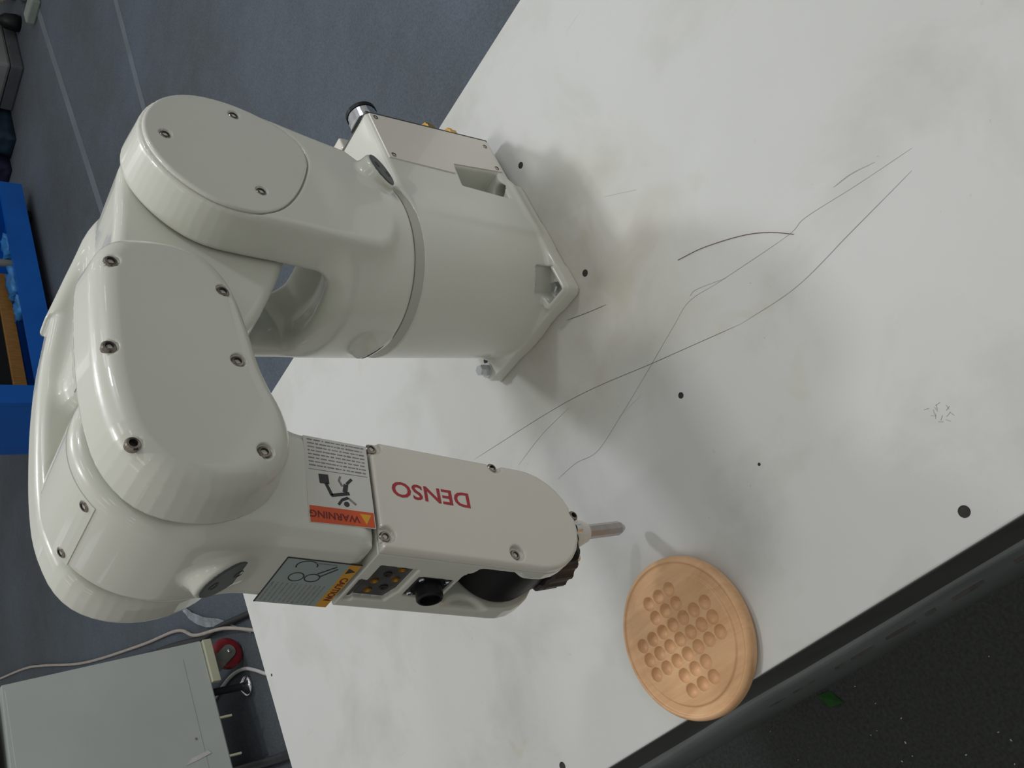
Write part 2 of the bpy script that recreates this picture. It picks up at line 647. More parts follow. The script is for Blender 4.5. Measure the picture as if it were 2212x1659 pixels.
# dark edge band round the top, and the deep laminate skirt under it (each side a panel)
bm = bmesh.new()
add_box(bm, (TX0 - 0.001, TY0, -0.115), (TX0 + 0.018, TY1, -0.003), 0.001)
bm_link('edge_band', bm, EDGE, bench, label='dark near edge band')
bm = bmesh.new()
add_box(bm, (TX1 - 0.018, TY0, -0.115), (TX1 - 0.002, TY1, -0.0205), 0.001)
bm_link('edge_band', bm, EDGE, bench)
bm = bmesh.new()
add_box(bm, (TX0 + 0.0185, TY1 - 0.018, -0.115), (TX1 - 0.0185, TY1 - 0.002, -0.0205), 0.001)
bm_link('edge_band', bm, EDGE, bench)
# near skirt with a wavy upper lip
random.seed(3)
bm = bmesh.new()
ny = 90
rows = []
for i in range(ny + 1):
    y = TY0 + (TY1 - TY0) * i / ny
    lip = -0.122 + 0.012 * math.sin(y * 9 + 1.0) + 0.006 * math.sin(y * 23)
    out = 0.004 + 0.003 * math.sin(y * 7)
    rows.append([bm.verts.new((TX0 + 0.014, y, lip)), bm.verts.new((TX0 - 0.001 - out * 0.4, y, lip - 0.002)),
                 bm.verts.new((TX0 - 0.002 - out, y, lip - 0.02)), bm.verts.new((TX0 - 0.001 - out * 0.3, y, -0.24)),
                 bm.verts.new((TX0 - 0.002, y, -0.37)), bm.verts.new((TX0 + 0.014, y, -0.372))])
for a, b in zip(rows, rows[1:]):
    for k in range(6):
        bm.faces.new((a[k], a[(k + 1) % 6], b[(k + 1) % 6], b[k]))
bm.faces.new(rows[0])
bm.faces.new(rows[-1][::-1])
skirt = bm_link('skirt_panel', bm, SKIRT, bench, smooth=True)
rnd = random.Random(21)
for i in range(14):
    y0 = 0.10 - 0.045 * i + rnd.uniform(-0.012, 0.012)
    z = -0.215 + 0.0016 * i + rnd.uniform(-0.006, 0.006)
    l, hh = rnd.uniform(0.012, 0.038), rnd.uniform(0.002, 0.0045)
    bm = bmesh.new()
    add_prism(bm, [(y0, z), (y0 + l * 0.6, z - hh * 0.6), (y0 + l, z + hh * 0.3), (y0 + l * 0.5, z + hh)],
              ((TX0 - 0.0045, 0, 0), (0, 1, 0), (0, 0, 1), (1, 0, 0)), -0.0012, 0.003)
    bm_link('scuff_mark', bm, SCUFF, skirt)
for (lx, ly) in ((TX0 + 0.09, TY0 + 0.12), (TX1 - 0.09, TY0 + 0.12), (TX0 + 0.09, TY1 - 0.2), (TX1 - 0.09, TY1 - 0.2)):
    bm = bmesh.new()
    add_box(bm, (lx - 0.025, ly - 0.025, FL), (lx + 0.025, ly + 0.025, -0.02), 0.002)
    bm_link('leg', bm, LEGM, bench)
for y in (TY0 + 0.12, TY1 - 0.2):
    bm = bmesh.new()
    add_box(bm, (TX0 + 0.115, y - 0.02, -0.80), (TX1 - 0.115, y + 0.02, -0.76), 0.002)
    bm_link('crossbar', bm, LEGM, bench)

# screw holes drilled in the top
for k, (x, y) in enumerate([(-0.0695, -0.096), (0.0971, -0.0929), (-0.2469, -0.121), (-0.4697, -0.2783), (-0.4668, 0.2365), (-0.115, 0.7927), (-0.346, -0.1539)]):
    r = (0.0038, 0.0038, 0.003, 0.0046, 0.0045, 0.0022, 0.0014)[k]
    bm = bmesh.new()
    add_lathe(bm, (x, y, 0), (0, 0, 1), [(-0.0005, r * 1.0), (0.0003, r), (0.0003, r * 0.82), (0.0001, r * 0.75)], 18)
    bm_link('screw_hole', bm, HOLE, top)


def drawn_line(name, pts, w, m):
    bm = bmesh.new()
    P = catmull([(x, y, 0) for x, y in pts], 10)
    L_, R_ = [], []
    for i, p in enumerate(P):
        t = (P[min(i + 1, len(P) - 1)] - P[max(i - 1, 0)]).normalized()
        n = Vector((-t.y, t.x, 0)) * w / 2
        e = min(1.0, min(i, len(P) - 1 - i) / 4 + 0.3)
        L_.append(bm.verts.new(p + n * e + Vector((0, 0, 0.00025))))
        R_.append(bm.verts.new(p - n * e + Vector((0, 0, 0.00025))))
    for i in range(len(P) - 1):
        bm.faces.new((L_[i], R_[i], R_[i + 1], L_[i + 1]))
    return bm_link(name, bm, m, top)


L1 = [(-0.1238, 0.1697), (-0.1625, 0.0009), (-0.2034, -0.1177), (-0.236, -0.2117), (-0.2467, -0.2728), (-0.2444, -0.3369), (-0.2417, -0.4004)]
drawn_line('pencil_line', L1[:4], 0.00042, PENCIL2)
drawn_line('pencil_line', L1[3:], 0.0006, PENCIL)
L2 = [(-0.2198, 0.0645), (-0.2213, 0.0312), (-0.2284, -0.0008), (-0.2184, -0.0475), (-0.2034, -0.1033), (-0.1892, -0.1526), (-0.1824, -0.1814), (-0.1913, -0.2201), (-0.206, -0.2919), (-0.2059, -0.3139), (-0.2175, -0.3619), (-0.228, -0.4106)]
drawn_line('pencil_line', L2, 0.00042, PENCIL)
drawn_line('pencil_line', [(-0.179, -0.184), (-0.1791, -0.1938), (-0.193, -0.2251)], 0.0005, PENCIL)
drawn_line('pencil_line', [(-0.2042, -0.3467), (-0.2071, -0.3647), (-0.2143, -0.3838)], 0.0007, PENCIL)
drawn_line('pencil_line', [(-0.0919, -0.0464), (-0.1052, -0.0748), (-0.1158, -0.0994)], 0.0006, PENCIL2)
drawn_line('pencil_line', [(-0.0248, -0.1622), (-0.051, -0.1971)], 0.0005, PENCIL)
drawn_line('pencil_line', [(-0.1728, 0.1086), (-0.1674, 0.0577), (-0.1684, 0.0052)], 0.0004, PENCIL)
# smudged little stamp near the right edge
for i in range(14):
    a = i * 2.4
    rr = 0.0025 + 0.007 * ((i * 37) % 11) / 11
    x, y = -0.4028 + rr * math.cos(a), -0.3062 + rr * 1.25 * math.sin(a)
    drawn_line('ink_smudge', [(x, y), (x + 0.004 * math.cos(a * 1.7), y + 0.004 * math.sin(a * 1.7))], 0.0011, PENCIL)

bm = bmesh.new()
add_tube(bm, [(x, y, 0.0006) for x, y in [(-0.1425, -0.194), (-0.1535, -0.2225), (-0.1733, -0.2582), (-0.1907, -0.2807), (-0.2094, -0.2977)]], 0.00028, 6)
hair = bm_link('thread', bm, HAIRM, smooth=True)
prop(hair, 'thin reddish brown thread lying curved on the white bench top', 'thread')

# ================================================================= ROBOT ARM
robot = thing('robot_arm', 'glossy white six-axis robot arm bolted to the bench', 'robot arm', (0, 0, 0))
J2 = np.array([0.027, 0.361])
J3 = np.array([-0.2375, 0.4435])
DD = np.array([-0.236, -0.972]) / np.hypot(0.236, 0.972)      # forearm axis (x, z), pointing at the table
PP = np.array([DD[1], -DD[0]])                                # forearm 'top' side, pointing left
J5 = J3 + DD * 0.2795 + PP * 0.015


def uvw(u, v, y):
    w = J3 + DD * u + PP * v
    return Vector((w[0], y, w[1]))


U_, V_ = Vector((DD[0], 0, DD[1])), Vector((PP[0], 0, PP[1]))


def screw(parent, pos, axis, r=0.0046, name='screw', depth=0.0):
    """button-head hex socket screw sitting at pos"""
    p = Vector(pos)
    x, y, z = basis(axis)
    bm = bmesh.new()
    add_lathe(bm, p, axis, [(-0.004 - depth, r * 0.96), (-0.0006 - depth, r), (0.0004 - depth, r * 0.82), (0.0006 - depth, r * 0.55)], 18, True, False)
    hx = [bm.verts.new(p + z * (0.0006 - depth) + (x * math.cos(a) + y * math.sin(a)) * r * 0.5) for a in [k * math.pi / 3 for k in range(6)]]
    o = bm_link(name, bm, SCREW, parent, smooth=False)
    bm = bmesh.new()
    add_lathe(bm, p, axis, [(0.0006 - depth, r * 0.55), (-0.0018 - depth, r * 0.5)], 6, False, True)
    for f in bm.faces:
        f.normal_flip()
    me = bpy.data.meshes.new('socket')
    bm.to_mesh(me)
    bm.free()
    if parent.parent is None or parent.parent.parent is None:
        link('socket', me, SOCKET, o if parent.parent is None else parent)
    return o


CY = 0.003


# ---- base: flange, lower column and connector box
def f_base(x, y, z):
    R = 0.0815 + 0.035 * z
    col = slab(np.sqrt(x ** 2 + (y - CY) ** 2) - R, z, -0.03, 0.1805, 0.002)
    fl = slab(boxd(x, y, 0 * x * y, (-0.08, -0.08, -1), (0.08, 0.08, 1), 0.007), z, -0.02, 0.0165, 0.002)
    b = smin(col, fl, 0.006)
    bx = slab(boxd(x, y, 0 * x * y, (0.0, -0.0805, -1), (0.147, 0.0805, 1), 0.004), z, 0.013, 0.181, 0.006)
    b = smin(b, bx, 0.010)
    # pads round the bolts at the near corners
    padA = slab(boxd(x, y, 0 * x * y, (-0.080, -0.080, -1), (-0.044, -0.044, 1), 0.006), z, -0.02, 0.0225, 0.002)
    b = smin(b, padA, 0.004)
    # pocket of the near bolt (trapezoid, open upward)
    pk = poly2(x, y, [(-0.0758, -0.0758), (-0.044, -0.0758), (-0.036, -0.067), (-0.056, -0.050), (-0.0758, -0.052)])
    b = smax(b, -slab(pk, z, 0.006, 0.033, 0.002), 0.002)
    # counterbore at the right corner
    b = smax(b, -slab(np.sqrt((x - 0.0715) ** 2 + (y + 0.0705) ** 2) - 0.0085, z, 0.010, 0.05, 0.001), 0.002)
    # recess in the box flank beside the column
    rc = slab(poly2(x, z, [(0.058, 0.092), (0.0875, 0.089), (0.0910, 0.030), (0.052, 0.030)]), y, -0.11, -0.052, 0.003)
    b = smax(b, -rc, 0.004)
    return np.maximum(b, -z)


base = link('base', sdf_mesh('base', f_base, (-0.1, -0.1, 0), (0.15, 0.1, 0.185)), PAINT, robot)
# gap ring between base and shoulder, recess shade put into the paint colour
bm = bmesh.new()
add_lathe(bm, (0, CY, 0), (0, 0, 1), [(0.1790, 0.0800), (0.1790, 0.0868), (0.1905, 0.0868), (0.1905, 0.0800)], 96)
bm_link('seam_ring', bm, PAINT_SHADE, robot, smooth=False, label='slightly darker recessed seam ring')
# side cover plate of the box
bm = bmesh.new()
add_prism(bm, [(0.0775, 0.1770), (0.0735, 0.0965), (0.0890, 0.0915), (0.0930, 0.0215), (0.1435, 0.0215), (0.1435, 0.1770)],
          ((0, -0.0805, 0), (1, 0, 0), (0, 0, 1), (0, -1, 0)), -0.001, 0.0012)
plate = bm_link('side_cover', bm, PAINT2, robot)
for x, z in ((0.1385, 0.1710), (0.0820, 0.1705), (0.1330, 0.0275), (0.0975, 0.0275)):
    screw(plate, (x, -0.0817, z), (0, -1, 0), 0.0034)
# rear connector plate with its fittings
bm = bmesh.new()
add_box(bm, (0.1465, -0.079, 0.015), (0.1505, 0.079, 0.178), 0.001)
rear = bm_link('rear_plate', bm, DARKP, robot, label='dark rear connector plate')
bm = bmesh.new()
add_lathe(bm, (0.1505, -0.060, 0.166), (1, 0, 0), [(0, 0.0175), (0.006, 0.0175), (0.007, 0.0160), (0.015, 0.0160), (0.016, 0.0145), (0.0165, 0.012)], 28)
bm_link('round_connector', bm, STEEL, rear, smooth=False, label='chrome round connector')
bm = bmesh.new()
add_lathe(bm, (0.1505, -0.060, 0.166), (1, 0, 0), [(0.0155, 0.0168), (0.020, 0.0168), (0.021, 0.015), (0.021, 0.011)], 28)
bm_link('connector_ring', bm, BLACK, rear, smooth=False)
for y, z in ((-0.066, 0.086), (-0.066, 0.055)):
    bm = bmesh.new()
    add_lathe(bm, (0.1505, y, z), (1, 0, 0), [(0, 0.0075), (0.004, 0.0075), (0.004, 0.0090), (0.012, 0.0090), (0.012, 0.0060), (0.018, 0.0058)], 6)
    bm_link('air_fitting', bm, BRASS, rear, label='brass air fitting')
for y, z, l in ((-0.016, 0.168, 0.016), (0.02, 0.165, 0.02)):
    bm = bmesh.new()
    add_box(bm, (0.1505, y - 0.012, z - 0.011), (0.1505 + l, y + 0.012, z + 0.011), 0.002)
    bm_link('plug_housing', bm, PAINT2, rear)
# small marks on top of the box
bm = bmesh.new()
add_prism(bm, [(0, 0), (0.012, 0), (0.012, 0.002), (0.007, 0.002), (0.007, 0.010), (0.005, 0.010), (0.005, 0.002), (0, 0.002)],
          ((0.121, -0.012, 0.181), (0, 1, 0), (-1, 0, 0), (0, 0, 1)), -0.0002, 0.0003)
bm_link('printed_mark', bm, INK_G, base)


def hex_bolt(parent, x, y, z, r=0.0085, hh=0.008):
    bm = bmesh.new()
    add_lathe(bm, (x, y, z), (0, 0, 1), [(0, r * 1.25), (0.0018, r * 1.25)], 24)
    add_lathe(bm, (x, y, z + 0.0018), (0, 0, 1), [(0, r), (hh * 0.85, r), (hh, r * 0.85)], 6)
    return bm_link('hex_bolt', bm, STEEL, parent, label='bright hex bolt')


hex_bolt(base, -0.0635, -0.0640, 0.0078, 0.0066, 0.010)
hex_bolt(base, -0.0665, 0.0735, 0.0165, 0.0068, 0.011)
bm = bmesh.new()
add_lathe(bm, (0.0715, -0.0705, 0.0095), (0, 0, 1), [(0, 0.0078), (0.004, 0.0078), (0.004, 0.004), (0.001, 0.0035)], 20)
bm_link('socket_bolt', bm, SOCKET, base)
bm = bmesh.new()
add_lathe(bm, (-0.0555, 0.0695, 0.0160), (0, 0, 1), [(0, 0.0036), (0.0008, 0.0036), (0.0008, 0.0026)], 16)
bm_link('dowel_hole', bm, HOLE, base)

# ---- shoulder (turns on the base; the pod at the near side carries joint 2)
POD = chaikin([(-0.046, 0.352), (-0.040, 0.388), (-0.021, 0.4115), (0.004, 0.4275), (0.030, 0.434), (0.057, 0.4295), (0.084, 0.411), (0.100, 0.381),
               (0.0995, 0.344), (0.089, 0.308), (0.076, 0.268), (0.062, 0.215), (-0.060, 0.215), (-0.056, 0.28), (-0.049, 0.32)], 2)


def boss(x, y, z, c, ax, r, l, rr=0.003):
    """cylinder from c along ax"""
    a = Vector(ax).normalized()
    t = (x - c[0]) * a.x + (y - c[1]) * a.y + (z - c[2]) * a.z
    d2 = (x - c[0]) ** 2 + (y - c[1]) ** 2 + (z - c[2]) ** 2 - t * t
    return slab(np.sqrt(np.maximum(d2, 1e-12)) - r, t, -0.03, l, rr)


B1C, B1A = (0.0365, -0.0790, 0.2160), (0.05, -0.89, -0.45)
B2C, B2A = (-0.0775, 0.0130, 0.2170), (-0.72, 0.40, -0.56)


def f_shoulder(x, y, z):
    rad = np.sqrt(x ** 2 + (y - CY) ** 2)
    R = 0.0885 + 0.03 * (z - 0.19)
    col = slab(rad - R, z, 0.1895, 0.325, 0.007)
    col = smax(col, -boxd(x, y, z, (-0.3, -0.3, 0.272), (0.3, 0.051, 0.6), 0.010), 0.022)
    dish = slab(np.sqrt((x - 0.004) ** 2 + (y - 0.004) ** 2) - 0.060, z, 0.2585, 0.44, 0.024)
    col = smax(col, -dish, 0.020)
    col = smax(col, -slab(disc2(x, z, J2[0], J2[1], 0.083), y, -0.041, 0.3, 0.004), 0.004)
    col = smax(col, -boxd(x, y, z, (0.014, -0.0405, 0.197), (0.3, 0.3, 0.6), 0.006), 0.006)
    pod = slab(poly2(x, z, POD) - 0.11 * (y + 0.0875), y, -0.0875, -0.0425, 0.007)
    pod = smax(pod, 0.2 - z, 0.01)
    s = smin(col, pod, 0.018)
    s = smin(s, boss(x, y, z, B1C, B1A, 0.0195, 0.0165), 0.004)
    s = smin(s, boss(x, y, z, B2C, B2A, 0.0175, 0.0175), 0.010)
    capr = slab(poly2(x, z, CAP) - 0.0024, y, -0.10, -0.0845, 0.0010)
    return np.maximum(smax(s, -capr, 0.0028), 0.1895 - z)


CAP = chaikin([(-0.041, 0.355), (-0.036, 0.385), (-0.019, 0.408), (0.004, 0.424), (0.030, 0.4305), (0.056, 0.426), (0.082, 0.408),
               (0.097, 0.380), (0.0965, 0.345), (0.084, 0.312), (0.064, 0.288), (0.040, 0.284), (0.016, 0.294), (-0.010, 0.310), (-0.032, 0.331)], 2)
shoulder = link('shoulder', sdf_mesh('shoulder', f_shoulder, (-0.11, -0.10, 0.187), (0.115, 0.105, 0.442)), PAINT, robot)
CAPS = [(0.0363, 0.4128), (-0.0146, 0.3435), (0.081, 0.3428)]


def f_cap(x, y, z):
    c = slab(poly2(x, z, CAP) - 0.0016, y, -0.0884, -0.0835, 0.0030)
    for a, b in CAPS:
        c = smax(c, -slab(disc2(x, z, a, b, 0.0054), y, -0.1, -0.0868, 0.0002), 0.0008)
    return c


cap = link('shoulder_cover', sdf_mesh('shoulder_cover', f_cap, (-0.047, -0.091, 0.275), (0.103, -0.082, 0.438), 0.0015), PAINT, robot)
for a, b in CAPS:
    screw(cap, (a, -0.0872, b), (0, -1, 0), 0.0047)


def plug(parent, c, ax, l, r):
    a = Vector(ax).normalized()
    x, y, z = basis(ax)
    p = Vector(c) + a * l
    bm = bmesh.new()
    add_lathe(bm, p, ax, [(-0.003, r), (0.0006, r), (0.0012, r * 0.94), (0.0012, r * 0.5)], 32)
    o = bm_link('rubber_plug', bm, GREYP, parent, label='dark grey round plug')
    for s in (-1, 1):
        bm = bmesh.new()
        add_lathe(bm, p + x * r * 0.52 * s, ax, [(0.0004, r * 0.2), (0.0016, r * 0.2), (0.0016, r * 0.16), (0.0008, r * 0.12)], 14)
        q = bm_link('plug_hole', bm, SOCKET, o if parent.parent is None else parent)


plug(shoulder, B1C, B1A, 0.0165, 0.0175)
plug(shoulder, B2C, B2A, 0.0175, 0.0140)

# ---- upper arm: hub body, near motor housing and far plate
KID = chaikin([(-0.075, 0.452), (-0.079, 0.477), (-0.098, 0.4935), (-0.135, 0.501), (-0.19, 0.508), (-0.222, 0.5095), (-0.260, 0.507), (-0.291, 0.488),
               (-0.3035, 0.450), (-0.297, 0.412), (-0.274, 0.386), (-0.240, 0.3795), (-0.204, 0.388), (-0.165, 0.387), (-0.120, 0.388), (-0.090, 0.402), (-0.077, 0.425)], 2)
HUB = chaikin([(0.095, 0.335), (0.102, 0.365), (0.092, 0.402), (0.062, 0.428), (0.025, 0.440), (-0.03, 0.4505), (-0.09, 0.470), (-0.135, 0.487),
               (-0.150, 0.46), (-0.150, 0.40), (-0.13, 0.365), (-0.06, 0.318), (-0.01, 0.292), (0.03, 0.2865), (0.07, 0.298)], 2)
FAR = chaikin([(0.098, 0.335), (0.105, 0.365), (0.098, 0.395), (0.070, 0.428), (0.014, 0.4560), (-0.02, 0.4718), (-0.043, 0.4828), (-0.0435, 0.4828), (-0.0445, 0.4792), (-0.0450, 0.4790), (-0.060, 0.4833), (-0.094, 0.4935), (-0.138, 0.5030),
               (-0.172, 0.5085), (-0.210, 0.5135), (-0.245, 0.5150), (-0.283, 0.506), (-0.303, 0.482), (-0.3095, 0.446), (-0.299, 0.406), (-0.272, 0.378), (-0.23, 0.371),
               (-0.16, 0.372), (-0.09, 0.345), (-0.02, 0.300), (0.03, 0.2865), (0.07, 0.298)], 2)


def f_upper(x, y, z):
    hub = slab(poly2(x, z, HUB), y, -0.0415, 0.06, 0.010)
    # the housing runs into the hub body
    web = slab(poly2(x, z, KID) + 0.003, y, -0.0474, -0.03, 0.001)
    web = np.maximum(web, -disc2(x, z, J3[0], J3[1], 0.080))
    far = slab(poly2(x, z, FAR), y, 0.0475, 0.0835, 0.010)
    s = smin(hub, far, 0.014)
    s = smin(s, web, 0.006)
    clear = slab(disc2(x, z, J3[0], J3[1], 0.0775), y, -0.0478, 0.0475, 0.0006)
    return smax(s, -clear, 0.0012)


upper = link('upper_arm', sdf_mesh('upper_arm', f_upper, (-0.325, -0.07, 0.28), (0.112, 0.09, 0.525), 0.0024), PAINT, robot)
KS = [(-0.1108, 0.4813), (-0.1303, 0.4054), (-0.1871, 0.4961), (-0.1958, 0.4113), (-0.2625, 0.4957), (-0.2717, 0.4129)]


def f_kcap(x, y, z):
    kd = poly2(x, z, KID) + 0.16 * (-0.046 - y)
    c = slab2(kd - 0.0012, y, -0.0868, -0.0478, 0.0150, 0.0022)
    for a, b in KS:
        c = smax(c, -slab(disc2(x, z, a, b, 0.0058), y, -0.1, -0.0838, 0.0002), 0.001)
    return c


kcap = link('upper_arm_cover', sdf_mesh('upper_arm_cover', f_kcap, (-0.315, -0.088, 0.37), (-0.07, -0.046, 0.52), 0.0019), PAINT, robot)
for a, b in KS:
    screw(kcap, (a, -0.0848, b), (0, -1, 0), 0.0050)
# ---- forearm
FY0, FY1 = -0.0445, 0.0450
END = [(0.139, -0.033), (0.2825, -0.033)] + [(0.2825 + 0.048 * math.sin(a), 0.015 - 0.048 * math.cos(a)) for a in np.linspace(0.15, math.pi - 0.15, 14)] + [(0.2825, 0.063), (0.139, 0.063)]
END = np.array(END)
ENDC = np.array([(0.1398, -0.033)] + [tuple(p) for p in END[1:-1]] + [(0.1398, 0.063)])


def toloc(x, z):
    dx, dz = x - J3[0], z - J3[1]
    return dx * DD[0] + dz * DD[1], dx * PP[0] + dz * PP[1]


BFA = V_ * 0.84 + U_ * 0.54
BFC = uvw(0.0345, 0.0600, 0.002)
SPOCK = [(0.150, -0.022), (0.181, -0.022), (0.181, 0.012), (0.176, 0.0275), (0.158, 0.0275), (0.150, 0.0275)]


def f_fore(x, y, z):
    u, v = toloc(x, z)
    elb = slab(np.sqrt(u ** 2 + v ** 2) - 0.0725, y, FY0, 0.0462, 0.010)
    neck = slab(np.sqrt(u ** 2 + v ** 2) - 0.0605, y, -0.0484, 0.0, 0.001)
    body = boxd(u, v, y, (0.0, -0.033, FY0), (0.1385, 0.063, FY1), 0.014)
    body = np.maximum(body, u - 0.1372)
    body = smin(body, boxd(u, v, y, (0.05, -0.030, FY0 + 0.004), (0.135, 0.060, FY1 - 0.004), 0.002), 0.002)
    low = slab2(poly2(u, v, END), y, -0.0384, FY1, 0.0016, 0.006)
    arm = smin(elb, body, 0.02)
    arm = np.minimum(arm, low)
    arm = np.minimum(arm, neck)
    # boss with the service plug
    bd = boss(x, y, z, BFC, BFA, 0.0232, 0.014)
    arm = smin(arm, bd, 0.006)
    # fork for the wrist
    gap = boxd(u, v, y, (0.2225, -0.2, -0.0270), (0.6, 0.2, 0.0255), 0.010)
    arm = smax(arm, -gap, 0.003)
    # thumb-shaped widening of the opening on the connector side
    arm = smax(arm, -slab(disc2(u, v, 0.250, 0.078, 0.025), y, -0.0330, 0.0285, 0.003), 0.004)
    # groove between body and front housing
    arm = smax(arm, -slab(np.maximum(np.abs(u - 0.1380) - 0.0008, 0.028 - v), y, -0.2, 0.2, 0.0), 0.001)
    # pockets of the connector side
    arm = smax(arm, -slab(poly2(u, y, SPOCK), v, 0.0575, 0.1, 0.001), 0.002)
    arm = smax(arm, -boxd(u, v, y, (0.1435, 0.0585, 0.000), (0.1495, 0.1, 0.031), 0.0015), 0.0015)
    arm = smax(arm, -boxd(u, v, y, (0.1880, 0.0585, -0.0125), (0.2195, 0.1, 0.018), 0.003), 0.002)
    return arm


fore = link('forearm', sdf_mesh('forearm', f_fore, (-0.40, -0.05, 0.10), (-0.155, 0.05, 0.52), 0.0021), PAINT, robot)
FS = [(0.1445, 0.0505), (0.2595, 0.0515), (0.2560, -0.0315), (0.1425, -0.0275), (0.3325, 0.0035)]


def f_fcap(x, y, z):
    u, v = toloc(x, z)
    c = slab2(poly2(u, v, ENDC), y, -0.0462, -0.0386, 0.0036, 0.0012)
    for a, b in FS:
        c = smax(c, -slab(np.sqrt((u - a) ** 2 + (v - b) ** 2) - 0.0068, y, -0.1, -0.0418, 0.0005), 0.0015)
    return c


fcap = link('forearm_cover', sdf_mesh('forearm_cover', f_fcap, (-0.395, -0.048, 0.115), (-0.225, -0.037, 0.34), 0.0016), PAINT2, robot, label='cream forearm side cover with red lettering')
for a, b in FS:
    screw(fcap, uvw(a, b, -0.0425), (0, -1, 0), 0.0046)
plug(fore, BFC, BFA, 0.014, 0.0203)
bm = bmesh.new()
add_lathe(bm, (-0.2085, -0.0415, 0.5035), (0.25, -0.6, 0.76), [(-0.002, 0.0032), (0.0004, 0.0032), (0.0004, 0.002), (-0.001, 0.0016)], 14)
bm_link('set_screw', bm, SCREW, fore)
# elbow top hatch with two screws
bm = bmesh.new()
n = 14
rows = []
for y in (-0.031, 0.040):
    row = []
    for i in range(n + 1):
        a = math.radians(20 + 76 * i / n)      # angle in the (x, z) plane measured from up towards left
        a = math.radians(-26 + 57 * i / n)
        row.append(bm.verts.new((J3[0] - math.sin(a) * 0.0731, y, J3[1] + math.cos(a) * 0.0731)))
    rows.append(row)
low = [[bm.verts.new((J3[0] + (v.co.x - J3[0]) * 0.975, v.co.y, J3[1] + (v.co.z - J3[1]) * 0.975)) for v in row] for row in rows]
for i in range(n):
    bm.faces.new((rows[0][i], rows[0][i + 1], rows[1][i + 1], rows[1][i]))
    bm.faces.new((low[0][i + 1], low[0][i], low[1][i], low[1][i + 1]))
    bm.faces.new((rows[0][i + 1], rows[0][i], low[0][i], low[0][i + 1]))
    bm.faces.new((rows[1][i], rows[1][i + 1], low[1][i + 1], low[1][i]))
for i in (0, n):
    bm.faces.new((rows[0][i], rows[1][i], low[1][i], low[0][i]))
hatch = bm_link('elbow_hatch', bm, PAINT, robot, smooth=False)
for y in (-0.024, 0.034):
    a = math.radians(25)
    screw(hatch, (J3[0] - math.sin(a) * 0.0734, y, J3[1] + math.cos(a) * 0.0734), (-math.sin(a), 0, math.cos(a)), 0.0044)

# connector side of the forearm
bm = bmesh.new()
add_prism(bm, [(0.1508, -0.0212), (0.1802, -0.0212), (0.1802, 0.012), (0.1755, 0.0267), (0.1508, 0.0267)], (uvw(0, 0.0582, 0), U_, (0, 1, 0), V_), -0.001, 0.0006)
panel = bm_link('port_panel', bm, DARKP, fore, label='dark air port panel')
for a, b, m in ((0.1715, -0.015, BRASS), (0.1640, -0.006, SOCKET), (0.1735, 0.000, BRASS), (0.1580, 0.005, BRASS), (0.1700, 0.013, SOCKET), (0.1590, 0.019, BRASS)):
    bm = bmesh.new()
    add_lathe(bm, uvw(a, 0.0586, b), V_, [(0, 0.0034), (0.0016, 0.0034), (0.0016, 0.0022), (0.0004, 0.0018)], 14)
    bm_link('air_port', bm, m, fore)
bm = bmesh.new()
add_prism(bm, [(0.1438, 0.001), (0.1492, 0.001), (0.1492, 0.0302), (0.1438, 0.0302)], (uvw(0, 0.0588, 0), U_, (0, 1, 0), V_), -0.001, 0.0004)
bm_link('slot_cover', bm, DARKP, fore)
bm = bmesh.new()
add_box(bm, (-0.0150, -0.0145, -0.001), (0.0150, 0.0145, 0.0025), 0.0015)
bm.transform(Matrix(((U_.x, 0, V_.x, 0), (0, 1, 0, 0), (U_.z, 0, V_.z, 0), (0, 0, 0, 1))))
cc = uvw(0.2035, 0.0590, 0.0030)
bmesh.ops.translate(bm, verts=bm.verts[:], vec=cc)
add_lathe(bm, cc, V_, [(0.0, 0.0108), (0.0125, 0.0108), (0.0135, 0.0098), (0.0135, 0.0082), (0.008, 0.0078)], 24)
conn = bm_link('round_socket', bm, BLACK, robot, label='black round cable socket on the forearm')
for a, b in ((-0.0112, -0.0105), (0.0112, -0.0105), (-0.0112, 0.0105), (0.0112, 0.0105)):
    bm = bmesh.new()
    add_lathe(bm, cc + U_ * a + Vector((0, b, 0)), V_, [(0.0018, 0.0026), (0.0036, 0.0026), (0.0042, 0.0016)], 12)
    bm_link('screw', bm, STEEL, conn)

# ---- wrist between the fork arms, flange and pin
W5 = Vector((J5[0], -0.003, J5[1]))


def f_wrist(x, y, z):
    w = slab(disc2(x, z, J5[0], J5[1], 0.0425), y, -0.0300, 0.0240, 0.003)
    st = slab(boxd(x, z, 0 * x * z, (J5[0] - 0.036, J5[1] - 0.058, -1), (J5[0] + 0.034, J5[1], 1), 0.008), y, -0.0300, 0.0240, 0.006)
    return smin(w, st, 0.01)


wrist = link('wrist', sdf_mesh('wrist', f_wrist, (J5[0] - 0.05, -0.032, J5[1] - 0.065), (J5[0] + 0.05, 0.027, J5[1] + 0.05), 0.002), WRIST, robot)
TXY = (-0.3165, -0.001)
bm = bmesh.new()
nt_ = 36
prof = [(0.1390, 0.034), (0.1375, 0.0370), (0.1150, 0.0370), (0.1135, 0.034)]
rings = []
for z, r in prof:
    rings.append([bm.verts.new((TXY[0] - 0.007 + math.cos(a) * rr, TXY[1] + 0.005 + math.sin(a) * rr, z))
                  for a, rr in [(2 * math.pi * i / (nt_ * 2), r if (i // 2) % 2 else r * 0.955) for i in range(nt_ * 2)]])
for a, b in zip(rings, rings[1:]):
    for i in range(nt_ * 2):
        bm.faces.new((a[i], a[(i + 1) % (nt_ * 2)], b[(i + 1) % (nt_ * 2)], b[i]))
bm.faces.new(rings[0])
bm.faces.new(rings[-1])
ring = bm_link('toothed_ring', bm, BROWN, robot, label='dark toothed wrist ring')
bm = bmesh.new()
